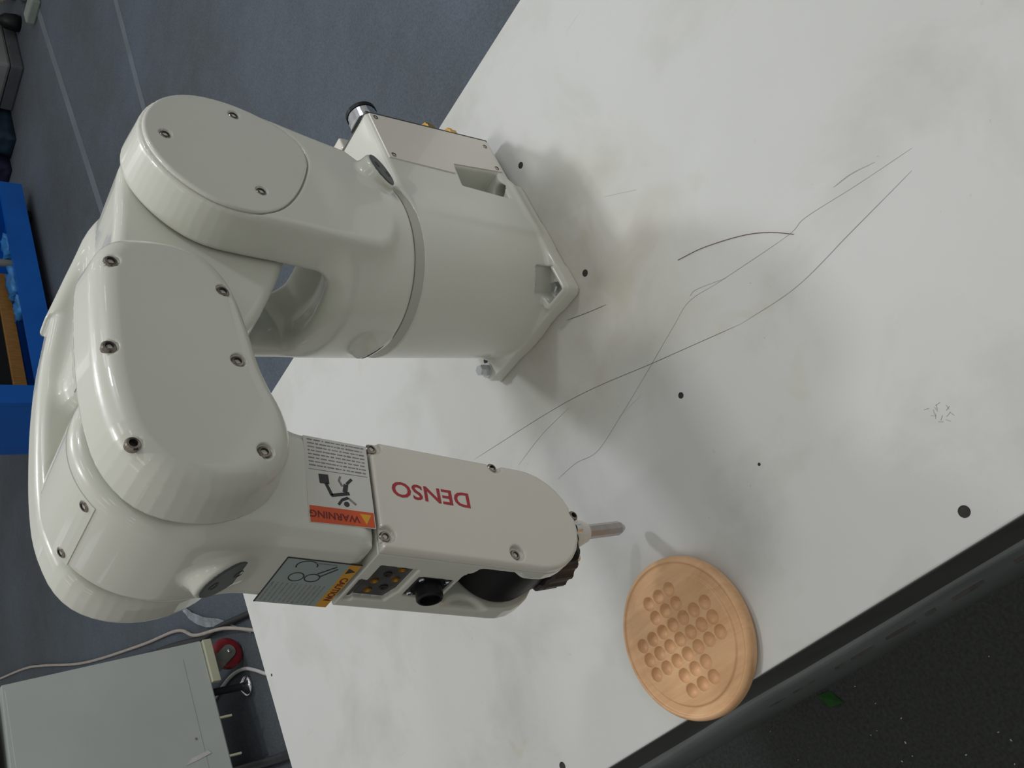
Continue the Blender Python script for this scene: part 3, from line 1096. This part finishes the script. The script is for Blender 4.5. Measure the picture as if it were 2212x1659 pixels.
add_lathe(bm, (TXY[0], TXY[1], 0.0), (0, 0, 1), [(0.1150, 0.0220), (0.0990, 0.0220), (0.0975, 0.0205), (0.0975, 0.0150), (0.0850, 0.0135), (0.0730, 0.0100)], 32)
flange = bm_link('tool_flange', bm, PAINT2, robot, smooth=False)
for k, (a, m) in enumerate(((3.5, STEEL), (2.8, BRASS), (4.4, STEEL), (1.2, STEEL))):
    bm = bmesh.new()
    add_lathe(bm, (TXY[0] + 0.0300 * math.cos(a), TXY[1] + 0.0300 * math.sin(a), 0.1135), (0, 0, -1), [(0, 0.0042), (0.007, 0.0042), (0.0078, 0.0034)], 14)
    bm_link('flange_screw', bm, m, flange)
bm = bmesh.new()
add_lathe(bm, (TXY[0], TXY[1], 0.0), (0, 0, 1), [(0.0730, 0.0068), (0.0260, 0.0068), (0.0185, 0.0028)], 8, up=(1, 0.4, 0))
pin = bm_link('tool_pin', bm, PINM, robot, label='grey steel pin pointing down')


# ---- stickers and lettering
def text(parent, s, size, pos, right, up, m, name='lettering', bold=0.0, align='CENTER', sx=1.0):
    cu = bpy.data.curves.new(name, 'FONT')
    cu.body = s
    cu.size = size
    cu.align_x = align
    cu.align_y = 'CENTER'
    cu.offset = bold
    cu.resolution_u = 3
    o = bpy.data.objects.new('tmp', cu)
    COL.objects.link(o)
    dg = bpy.context.evaluated_depsgraph_get()
    me = bpy.data.meshes.new_from_object(o.evaluated_get(dg))
    bpy.data.objects.remove(o)
    me.name = name
    r, u = Vector(right).normalized(), Vector(up).normalized()
    nn = r.cross(u)
    M = Matrix(((r.x * sx, u.x, nn.x, pos[0]), (r.y * sx, u.y, nn.y, pos[1]), (r.z * sx, u.z, nn.z, pos[2]), (0, 0, 0, 1)))
    me.transform(M)
    me.materials.clear()
    return link(name, me, m, parent)


NY = Vector((0, -1, 0))
text(fcap, 'DENSO', 0.0192, uvw(0.1885, 0.0085, -0.0464), -U_, V_, INK_R, bold=0.00035, sx=1.12)


def plate_on(parent, name, pts, frame, m, d=0.0004, label=None):
    bm = bmesh.new()
    add_prism(bm, pts, frame, -0.0003, d)
    return bm_link(name, bm, m, parent, label=label)


fr1 = (uvw(0, 0, FY0), U_, V_, NY)
st1 = plate_on(robot, 'warning_label', [(0.0850, -0.0268), (0.1365, -0.0268), (0.1365, 0.0465), (0.0850, 0.0485)], fr1, STK_W, 0.0004, 'white warning label with an orange header')
plate_on(st1, 'header_band', [(0.0858, 0.0345), (0.1357, 0.0335), (0.1357, 0.0460), (0.0858, 0.0480)], fr1, STK_O, 0.0007)
yy = FY0 - 0.0009
text(st1, 'WARNING', 0.0080, uvw(0.1045, 0.0408, yy), -U_, V_, INK_D, bold=0.0001)
plate_on(st1, 'warning_triangle', [(0.1335, 0.0360), (0.1245, 0.0360), (0.1290, 0.0445)], fr1, INK_Y, 0.0009)
plate_on(st1, 'print_border', [(0.0875, 0.0026), (0.1345, 0.0018), (0.1345, 0.0022), (0.0875, 0.0030)], fr1, INK_G, 0.0006)


def bar(parent, a, b, w, frame, m, d=0.0007, name='pictogram'):
    a, b = np.array(a, float), np.array(b, float)
    t = (b - a) / np.linalg.norm(b - a)
    nrm = np.array([-t[1], t[0]]) * w / 2
    return plate_on(parent, name, [tuple(a - nrm), tuple(b - nrm), tuple(b + nrm), tuple(a + nrm)], frame, m, d)


def px2uv(px, py):   # positions read on the label: offsets from its corner at (640..860, 900..1160) / 6.38
    return px, py


# pictogram: robot arm swinging at a falling figure
bar(st1, (0.0985, 0.0060), (0.0990, 0.0140), 0.0075, fr1, INK)
bar(st1, (0.1000, 0.0135), (0.1040, 0.0235), 0.0024, fr1, INK)
bar(st1, (0.1035, 0.0235), (0.1180, 0.0195), 0.0026, fr1, INK)
bar(st1, (0.1145, 0.0190), (0.1160, 0.0120), 0.0036, fr1, INK)
bar(st1, (0.1165, 0.0115), (0.1210, 0.0065), 0.0022, fr1, INK)
bar(st1, (0.1130, 0.0140), (0.1105, 0.0095), 0.0016, fr1, INK_G)
bar(st1, (0.1105, 0.0095), (0.1120, 0.0055), 0.0016, fr1, INK_G)
bar(st1, (0.1085, 0.0305), (0.1120, 0.0255), 0.0020, fr1, INK)
bar(st1, (0.1120, 0.0258), (0.1165, 0.0235), 0.0022, fr1, INK)
bar(st1, (0.1165, 0.0235), (0.1225, 0.0285), 0.0016, fr1, INK_G)
plate_on(st1, 'pictogram', [(0.1150 + 0.0022 * math.cos(a), 0.0292 + 0.0022 * math.sin(a)) for a in np.linspace(0, 2 * math.pi, 12, endpoint=False)], fr1, INK, 0.0007)


def fine_print(parent, u0, u1, rows, frame, m, along, seed):
    """rows of tiny dashes standing for illegible small type, one mesh"""
    rnd = random.Random(seed)
    bm = bmesh.new()
    for r in rows:
        t = u0
        while t < u1 - 0.001:
            l = rnd.uniform(0.0012, 0.0055)
            e = min(t + l, u1)
            h = rnd.uniform(0.0007, 0.0011)
            q = [(t, r - h / 2), (e, r - h / 2), (e, r + h / 2), (t, r + h / 2)]
            if along:
                q = [(b, a) for a, b in q][::-1]
            add_prism(bm, q, frame, 0.0002, 0.0006)
            t = e + rnd.uniform(0.0005, 0.0014)
    return prop(bm_link('fine_print', bm, m, parent), kind='stuff')


fine_print(st1, 0.0880, 0.1340, [-0.0240 + 0.0033 * i for i in range(8)], fr1, INK_G, False, 5)

fr2 = (uvw(0, 0.063, 0), (0, 1, 0), U_, V_)
st2 = plate_on(robot, 'caution_label', [(-0.0205, 0.0785), (0.0445, 0.0785), (0.0445, 0.1355), (-0.0205, 0.1355)], fr2, STK_S, 0.0004, 'silvery caution label with a yellow header')
plate_on(st2, 'header_band', [(-0.0200, 0.1265), (0.0440, 0.1265), (0.0440, 0.1350), (-0.0200, 0.1350)], fr2, STK_Y, 0.0007)
plate_on(st2, 'warning_triangle', [(-0.0150, 0.1275), (-0.0075, 0.1275), (-0.0112, 0.1340)], fr2, INK, 0.0009)
text(st2, 'CAUTION', 0.0078, uvw(0.1308, 0.0640, 0.0160), (0, 1, 0), U_, INK_D, bold=0.0001)
for e in ([(-0.0205, 0.0785), (-0.0205, 0.1355)], [(-0.0205, 0.0785), (0.0445, 0.0785)]):
    bar(st2, e[0], e[1], 0.0008, fr2, INK, 0.0006, 'print_border')


def ring_print(parent, c, r0, r1, sy, frame, m, a0=0, a1=2 * math.pi):
    A = np.linspace(a0, a1, 22)
    bm = bmesh.new()
    o, X, Y, N = [Vector(v) for v in frame]
    i0 = [bm.verts.new(o + X * (c[0] + r0 * math.cos(a)) + Y * (c[1] + sy * r0 * math.sin(a)) + N * 0.0006) for a in A]
    i1 = [bm.verts.new(o + X * (c[0] + r1 * math.cos(a)) + Y * (c[1] + sy * r1 * math.sin(a)) + N * 0.0006) for a in A]
    for k in range(len(A) - 1):
        bm.faces.new((i0[k], i0[k + 1], i1[k + 1], i1[k]))
    return bm_link('pictogram', bm, m, parent)


ring_print(st2, (0.0040, 0.0945), 0.0055, 0.0065, 0.9, fr2, INK)
ring_print(st2, (0.0035, 0.1065), 0.0050, 0.0060, 1.0, fr2, INK)
ring_print(st2, (-0.0120, 0.0960), 0.0065, 0.0074, 1.1, fr2, INK, 1.6, 5.2)
bar(st2, (0.0010, 0.1110), (-0.0120, 0.1200), 0.0010, fr2, INK)
bar(st2, (-0.0030, 0.1080), (-0.0150, 0.1180), 0.0010, fr2, INK)
bar(st2, (-0.0170, 0.1000), (-0.0170, 0.1170), 0.0008, fr2, INK_G)
fine_print(st2, 0.0140, 0.0425, [0.0815 + 0.0036 * i for i in range(12)], fr2, INK_G, False, 8)

# ================================================================= WOODEN PEG BOARD
PB = (-0.4325, 0.0)
HX = [-0.390 - 0.01425 * i for i in range(7)]
HYS = [0.0012 + 0.01478 * (3 - j) for j in range(7)]
DIMPLES = [(HX[i], HYS[j]) for i in range(7) for j in range(7) if 2 <= i <= 4 or 2 <= j <= 4]


def f_board(x, y, z):
    rad = np.sqrt((x - PB[0]) ** 2 + (y - PB[1]) ** 2)
    b = slab(rad - 0.0735, z, 0.0004, 0.0165, 0.0065)
    ch = slab(np.abs(rad - 0.0640) - 0.0042, z, 0.0143, 0.03, 0.0014)
    b = smax(b, -ch, 0.0022)
    for hx, hy in DIMPLES:
        b = smax(b, -(np.sqrt((x - hx) ** 2 + (y - hy) ** 2 + (z - 0.0180) ** 2) - 0.0068), 0.0006)
    return b


board = link('peg_board', sdf_mesh('peg_board', f_board, (PB[0] - 0.076, -0.077, 0), (PB[0] + 0.076, 0.077, 0.018), 0.00125), BEECH, None, origin=(PB[0], PB[1], 0))
prop(board, 'round beech solitaire board with empty dimples at the bench edge', 'board game')

# ================================================================= THINGS ON THE FLOOR
# grey cabinet on casters beyond the far end of the bench
cab = thing('cabinet', 'grey metal cabinet on casters beyond the bench end', 'cabinet', (0.1, 3.0, FL))
CYF = 2.76
bm = bmesh.new()
fx0, fx1, fz0, fz1 = -0.75, 0.7555, -0.775, -0.083
vs = {}
for (x, z, k) in ((fx0, fz0, 'a'), (fx1, fz0, 'b'), (fx1 - 0.040, fz1, 'c'), (fx0, fz1 + 0.03, 'd')):
    vs[k] = bm.verts.new((x, CYF, z))
    vs[k + '2'] = bm.verts.new((x, CYF + 0.55, z))
for f in ('abcd', ):
    bm.faces.new([vs[k] for k in f])
    bm.faces.new([vs[k + '2'] for k in f[::-1]])
for p, q in ('ab', 'bc', 'cd', 'da'):
    bm.faces.new((vs[p], vs[q], vs[q + '2'], vs[p + '2']))
bmesh.ops.recalc_face_normals(bm, faces=bm.faces[:])
bmesh.ops.bevel(bm, geom=bm.edges[:], offset=0.005, segments=2, affect='EDGES')
bm_link('carcass', bm, CABM, cab)
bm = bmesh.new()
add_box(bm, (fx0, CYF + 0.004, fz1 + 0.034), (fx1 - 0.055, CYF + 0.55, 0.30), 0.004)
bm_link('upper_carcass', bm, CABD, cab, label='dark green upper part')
bm = bmesh.new()
add_box(bm, (fx0 + 0.02, CYF - 0.0012, fz0 + 0.085), (fx1 - 0.062, CYF + 0.004, fz1 - 0.012), 0.0006)
door = bm_link('door', bm, CABM, cab)
bm = bmesh.new()
add_prism(bm, [(0.345, -0.700), (0.332, -0.640), (0.312, -0.615), (0.322, -0.665), (0.334, -0.71)], ((0, CYF - 0.0012, 0), (1, 0, 0), (0, 0, 1), (0, -1, 0)), -0.001, 0.002)
bm_link('tape_scrap', bm, CABLE_W, door)
bm = bmesh.new()
add_lathe(bm, (0.3945, CYF - 0.0012, -0.6695), (0, -1, 0), [(0, 0.005), (0.001, 0.005), (0.001, 0.003)], 12)
bm_link('dent', bm, INK_G, door)
bm = bmesh.new()
add_box(bm, (0.585, CYF - 0.010, -0.809), (0.7535, CYF + 0.012, -0.775), 0.003)
bm_link('corner_strip', bm, CABS, cab, label='cream strip at the bottom corner')
for x in (0.452, 0.310):
    bm = bmesh.new()
    add_box(bm, (x - 0.004, CYF + 0.002, -0.820), (x + 0.004, CYF + 0.014, -0.772), 0.0015)
    bm_link('peg', bm, CABS, cab, label='cream peg under the cabinet')


def caster(x, y):
    """swivel caster: pivot under the cabinet, axle trailing to +x"""
    ax, az = x + 0.074, FL + 0.062
    bm = bmesh.new()
    add_lathe(bm, (ax, y - 0.017, az), (0, 1, 0), [(0, 0.040), (0.002, 0.055), (0.009, 0.062), (0.025, 0.062), (0.032, 0.055), (0.034, 0.040)], 36)
    bm_link('caster_wheel', bm, RED, cab, smooth=True, label='dark red caster wheel')
    bm = bmesh.new()
    pr = [(x - 0.036, -0.7905)] + [(ax + 0.027 * math.cos(a), az + 0.027 * math.sin(a)) for a in np.linspace(math.radians(205), math.radians(385), 10)] + [(x + 0.030, -0.7905)]
    for s_, e_ in ((-0.0245, -0.0205), (0.0205, 0.0245)):
        add_prism(bm, pr, ((0, y, 0), (1, 0, 0), (0, 0, 1), (0, 1, 0)), s_, e_)
    add_box(bm, (x - 0.036, y - 0.0245, -0.790), (x + 0.030, y + 0.0245, -0.7755), 0.001)
    fk = bm_link('caster_fork', bm, FORK, cab)
    bm = bmesh.new()
    add_lathe(bm, (ax, y - 0.0245, az), (0, -1, 0), [(0, 0.008), (0.005, 0.008), (0.007, 0.005)], 6)
    bm_link('axle_nut', bm, STEEL, fk)
    bm = bmesh.new()
    A = np.linspace(0, 2 * math.pi, 20)
    o = Vector((x + 0.030, y - 0.0250, FL + 0.100))
    i0 = [bm.verts.new(o + Vector((0.0075 * math.cos(a), 0, 0.0065 * math.sin(a)))) for a in A]
    i1 = [bm.verts.new(o + Vector((0.0055 * math.cos(a), 0, 0.0045 * math.sin(a)))) for a in A]
    for k in range(19):
        bm.faces.new((i0[k], i1[k], i1[k + 1], i0[k + 1]))
    bm_link('round_stamp', bm, PINK, fk)


caster(0.644, 2.845)
caster(-0.60, 2.845)
caster(0.644, 3.22)
caster(-0.60, 3.22)
bm = bmesh.new()
add_lathe(bm, (0.583, 2.865, FL), (0, 0, 1), [(0, 0.040), (0.008, 0.042), (0.016, 0.036), (0.026, 0.022), (0.030, 0.016)], 28)
bm_link('levelling_foot', bm, STEEL, cab, smooth=True, label='chrome levelling foot')
bm = bmesh.new()
add_lathe(bm, (0.583, 2.865, 0), (0, 0, 1), [(FL + 0.026, 0.0145), (-0.772, 0.0145)], 14)
bm_link('foot_rod', bm, CABLE_B, cab, label='black rod of the levelling foot')


def cable(name, pts, z, r, m, label, cat='cable'):
    bm = bmesh.new()
    add_tube(bm, [(p[0], p[1], (p[2] if len(p) > 2 else z)) for p in pts], r, 10)
    return prop(bm_link(name, bm, m, smooth=True), label, cat)


cable('power_cable', [(0.45, 1.6), (0.66, 2.10), (0.7388, 2.4291), (0.7902, 2.6491), (0.8692, 2.9272, FL + 0.021), (0.9167, 3.1357, FL + 0.018), (1.035, 3.4666), (1.155, 3.84), (1.43, 4.66), (1.76, 5.45)], FL + 0.0125, 0.0125, CABLE_B, 'thick black cable running from under the bench past the cabinet')
cable('beige_cable', [(0.56, 2.30, FL + 0.008), (0.6578, 2.5767, FL + 0.008), (0.7199, 2.6646, FL + 0.012), (0.8256, 2.8513, FL + 0.043), (0.9294, 3.1268, FL + 0.043), (1.06, 3.36, FL + 0.016),
                      (1.2151, 3.8385, FL + 0.008), (1.5085, 4.6688, FL + 0.008), (1.839, 5.4271, FL + 0.008), (2.0014, 5.8312, FL + 0.008), (2.2421, 6.5523, FL + 0.008)], FL, 0.0075, CABLE_T,
      'thin beige cable snaking along the back of the cabinet')
cable('white_cable', [(0.5104, 2.60), (0.5509, 2.6843), (0.6028, 2.7661), (0.6487, 2.8575), (0.672, 2.99), (0.6629, 3.164), (0.651, 3.2453)], FL + 0.0072, 0.0072, CABLE_W,
      'white cable curving round the chrome levelling foot')
cable('grey_hose', [(0.18, 2.45), (0.2209, 2.6042), (0.2623, 2.7905), (0.3214, 3.0307), (0.3724, 3.2515)], FL + 0.017, 0.017, PIPEM, 'dark grey hose on the floor beside the bench end', 'hose')
# crinkled clear strap
bm = bmesh.new()
P = catmull([(1.185, 3.29, FL + 0.02), (1.10, 3.235, FL + 0.010), (1.0296, 3.1639, FL + 0.014), (0.955, 3.065, FL + 0.010), (0.8973, 2.955, FL + 0.006), (0.82, 2.84, FL + 0.004), (0.7398, 2.7139, FL + 0.004)], 10)
A_, B_ = [], []
for i, p in enumerate(P):
    t = (P[min(i + 1, len(P) - 1)] - P[max(0, i - 1)]).normalized()
    nn = Vector((-t.y, t.x, 0)).normalized()
    w = 0.010 + 0.024 * math.sin(math.pi * min(1, i / len(P) * 1.15)) + 0.001 * math.sin(i * 2.1)
    A_.append((bm.verts.new(p + nn * w * 0.6 + Vector((0, 0, 0.006 + 0.0015 * math.sin(i * 0.7)))), bm.verts.new(p + Vector((0, 0, 0.002 + 0.001 * math.sin(i * 0.9 + 1)))),
               bm.verts.new(p - nn * w * 0.6 + Vector((0, 0, 0.005 + 0.001 * math.cos(i * 0.8))))))
for a, b in zip(A_, A_[1:]):
    for k in (0, 1):
        bm.faces.new((a[k], a[k + 1], b[k + 1], b[k]))
bmesh.ops.solidify(bm, geom=bm.faces[:], thickness=0.0008)
prop(bm_link('plastic_strap', bm, FILM, smooth=False), 'crinkled translucent plastic strap on the floor under the black cable', 'strap')

# blue open-front rack at the far left of the frame
BX0, BX1, BYF, BYB, BZ0, BZ1 = 2.86, 4.36, 3.985, 4.55, -0.90, 0.35
rack = thing('storage_rack', 'blue enamelled open-front rack on the floor behind the robot', 'rack', (3.5, 4.3, FL))
bm = bmesh.new()
add_prism(bm, [(2.78, BZ0), (4.56, BZ0), (4.56, BZ0 + 0.138), (2.78, BZ0 + 0.138)], ((0, 3.985, 0), (1, 0.0, 0), (0, 0, 1), (0, 1, 0)), 0, 0.03)
bm_link('front_rail', bm, BLUE, rack)
bm = bmesh.new()
add_box(bm, (2.78, 3.986, BZ0 + 0.1385), (2.905, 4.025, BZ1), 0.003)
bm_link('corner_post', bm, BLUE, rack)
bm = bmesh.new()
add_box(bm, (4.50, 3.986, BZ0 + 0.1385), (4.56, 4.025, BZ1), 0.003)
bm_link('corner_post', bm, BLUE, rack)
bm = bmesh.new()
add_box(bm, (2.781, 4.0255, BZ0), (2.80, 4.50, BZ1), 0.002)
bm_link('side_panel', bm, BLUE, rack)
bm = bmesh.new()
add_box(bm, (4.54, 4.0255, BZ0), (4.559, 4.50, BZ1), 0.002)
bm_link('side_panel', bm, BLUE, rack)
bm = bmesh.new()
add_box(bm, (2.801, 4.48, BZ0), (4.539, 4.50, BZ1), 0.002)
bm_link('back_panel', bm, BLUE, rack)
bm = bmesh.new()
add_box(bm, (2.801, 4.0155, BZ0 + 0.005), (4.539, 4.479, BZ0 + 0.03), 0.002)
bm_link('shelf', bm, BLUE, rack)
for x in (2.95, 4.40):
    for y in (4.12, 4.40):
        bm = bmesh.new()
        add_box(bm, (x - 0.03, y - 0.03, FL), (x + 0.03, y + 0.03, BZ0 + 0.0045), 0.002)
        bm_link('foot', bm, BLACK, rack)
SH = BZ0 + 0.03
# light blue wrapped packs on the shelf
random.seed(5)


def pack(name, lo, hi, m, label, cat, group=None, seed=1):
    rnd = random.Random(seed)
    bm = bmesh.new()
    add_box(bm, lo, hi)
    bmesh.ops.subdivide_edges(bm, edges=bm.edges[:], cuts=4, use_grid_fill=True)
    c = (Vector(lo) + Vector(hi)) / 2
    for v in bm.verts:
        if v.co.z > lo[2] + 0.002:
            k = Vector((rnd.uniform(-1, 1), rnd.uniform(-1, 1), rnd.uniform(-1, 1))) * 0.010
            v.co = v.co + k - (v.co - c) * 0.05
    o = bm_link(name, bm, m, None, origin=(c.x, c.y, lo[2]), smooth=True)
    return prop(o, label, cat, group)


pack('wrapped_pack', (3.50, 4.03, SH), (3.625, 4.15, SH + 0.115), LBLUE, 'small light blue wrapped pack on the blue rack, the one nearest the frame corner post', 'pack', 'light blue packs on the rack', seed=2)
pack('wrapped_pack', (3.66, 4.03, SH), (3.875, 4.15, SH + 0.125), LBLUE, 'larger light blue wrapped pack in the middle of the three on the blue rack', 'pack', 'light blue packs on the rack', seed=3)
pack('wrapped_pack', (3.99, 4.03, SH), (4.14, 4.15, SH + 0.12), LBLUE, 'light blue wrapped pack on the blue rack beyond the grey rod', 'pack', 'light blue packs on the rack', seed=4)
bm = bmesh.new()
add_lathe(bm, (3.932, 4.09, SH), (0, 0, 1), [(0, 0.022), (0.05, 0.024), (0.62, 0.024), (0.64, 0.020)], 18)
prop(bm_link('grey_rod', bm, GBOX, None, origin=(3.932, 4.09, SH)), 'grey upright rod standing on the blue rack between the packs', 'rod')
# wooden frame standing in the rack, dark inside
wf = thing('wooden_frame', 'brown wooden frame standing in the blue rack', 'frame', (3.2, 4.22, SH))
for nm, lo, hi in (('frame_bar', (2.97, 4.20, -0.780), (3.95, 4.25, -0.705)), ('frame_bar', (2.97, 4.20, -0.7045), (3.035, 4.25, -0.2)), ('frame_bar', (3.885, 4.20, -0.7045), (3.95, 4.25, -0.2)),
                   ('frame_foot', (2.99, 4.205, SH), (3.05, 4.245, -0.7805)), ('frame_foot', (3.87, 4.205, SH), (3.93, 4.245, -0.7805))):
    bm = bmesh.new()
    add_box(bm, lo, hi, 0.004)
    bm_link(nm, bm, PINE, wf)
bm = bmesh.new()
add_box(bm, (3.036, 4.215, -0.704), (3.884, 4.235, -0.2))
bm_link('frame_back', bm, BLACK, wf)
bm = bmesh.new()
add_lathe(bm, (2.90, 4.80, FL), (0, 0, 1), [(0, 0.16), (0.02, 0.16), (0.03, 0.15), (0.03, 0.13)], 28)
prop(bm_link('round_base', bm, PALE, None, origin=(2.90, 4.80, FL)), 'pale round base plate on the floor behind the blue rack', 'stand base')

# grey case, pale machine and bits at the far corner
case = thing('equipment_case', 'grey equipment case on the carpet in the far corner', 'case', (5.6, 3.9, FL))
bm = bmesh.new()
add_box(bm, (5.36, 3.66, FL + 0.085), (5.95, 4.06, FL + 0.36), 0.02)
bm_link('lid', bm, GBOX, case)
bm = bmesh.new()
add_box(bm, (5.375, 3.672, FL), (5.94, 4.048, FL + 0.084), 0.012)
bm_link('case_body', bm, GBOXD, case)
bm = bmesh.new()
add_box(bm, (5.350, 3.80, FL + 0.15), (5.362, 3.92, FL + 0.20), 0.004)
bm_link('case_handle', bm, GBOXD, case)
mac = thing('pale_machine', 'tall pale machine housing at the far corner', 'machine', (6.2, 3.6, FL))
bm = bmesh.new()
add_box(bm, (5.95, 3.25, FL + 0.05), (6.5, 3.60, FL + 0.9), 0.03)
bm_link('housing', bm, PALE, mac)
bm = bmesh.new()
add_box(bm, (5.98, 3.28, FL), (6.47, 3.57, FL + 0.0495), 0.01)
bm_link('plinth', bm, GBOXD, mac)
adp = thing('plug_adapter', 'small pale green plastic adapter lying on the carpet', 'adapter', (5.45, 3.25, FL))
bm = bmesh.new()
add_box(bm, (5.40, 3.16, FL), (5.50, 3.34, FL + 0.06), 0.012)
bm_link('housing', bm, MINT, adp)
bm = bmesh.new()
add_tube(bm, [(5.50, 3.27, FL + 0.03), (5.60, 3.30, FL + 0.03), (5.78, 3.42, FL + 0.015), (5.88, 3.46, FL + 0.012)], 0.010, 8)
bm_link('lead', bm, CABLE_B, adp, smooth=True)
bm = bmesh.new()
add_lathe(bm, (5.74, 3.58, FL), (0, 0, 1), [(0, 0.055), (0.03, 0.06), (0.10, 0.05), (0.14, 0.02)], 18)
prop(bm_link('dark_pot', bm, BLACK, None, origin=(5.74, 3.58, FL), smooth=True), 'small black rounded object between the grey case and the pale machine', 'pot')
bm = bmesh.new()
add_tube(bm, [(5.62, 3.57, FL + 0.19), (5.75, 3.612, FL + 0.185), (5.95, 3.62, FL + 0.19), (6.2, 3.601, FL + 0.20)], 0.005, 8)
bm_link('power_lead', bm, CABLE_T, mac, smooth=True)
pack('folded_bag', (5.12, 4.08, FL), (5.55, 4.26, FL + 0.20), NAVY, 'dark teal folded bag behind the grey case', 'bag', 'bags by the grey case', seed=8)
pack('folded_bag', (5.02, 4.28, FL), (5.5, 4.46, FL + 0.17), NAVY2, 'almost black blue bag farthest along from the grey case', 'bag', 'bags by the grey case', seed=9)

# green scrap and lint on the shaded carpet at the near side of the bench
bm = bmesh.new()
vs_ = [bm.verts.new(v) for v in ((-0.482, 0.520, FL + 0.004), (-0.452, 0.535, FL + 0.001), (-0.450, 0.562, FL + 0.009), (-0.478, 0.552, FL + 0.003))]
bm.faces.new(vs_)
bmesh.ops.solidify(bm, geom=bm.faces[:], thickness=0.0012)
prop(bm_link('paper_scrap', bm, GREEN), 'small green paper scrap on the shaded carpet below the bench', 'scrap')
rnd = random.Random(12)
bm = bmesh.new()
for i in range(34):
    x, y = rnd.uniform(-0.75, -0.46), rnd.uniform(-0.05, 0.75)
    s = rnd.uniform(0.0006, 0.0015)
    a = rnd.uniform(0, 3)
    add_prism(bm, [(-s * 1.6, -s), (s * 1.6, -s * 0.6), (s * 1.2, s), (-s, s * 0.8)], ((x, y, FL), (math.cos(a), math.sin(a), 0), (-math.sin(a), math.cos(a), 0), (0, 0, 1)), 0.0005, 0.002)
lint = bm_link('carpet_lint', bm, LINT)
prop(lint, 'tiny white lint specks strewn on the shaded carpet by the bench', 'lint', kind='stuff')
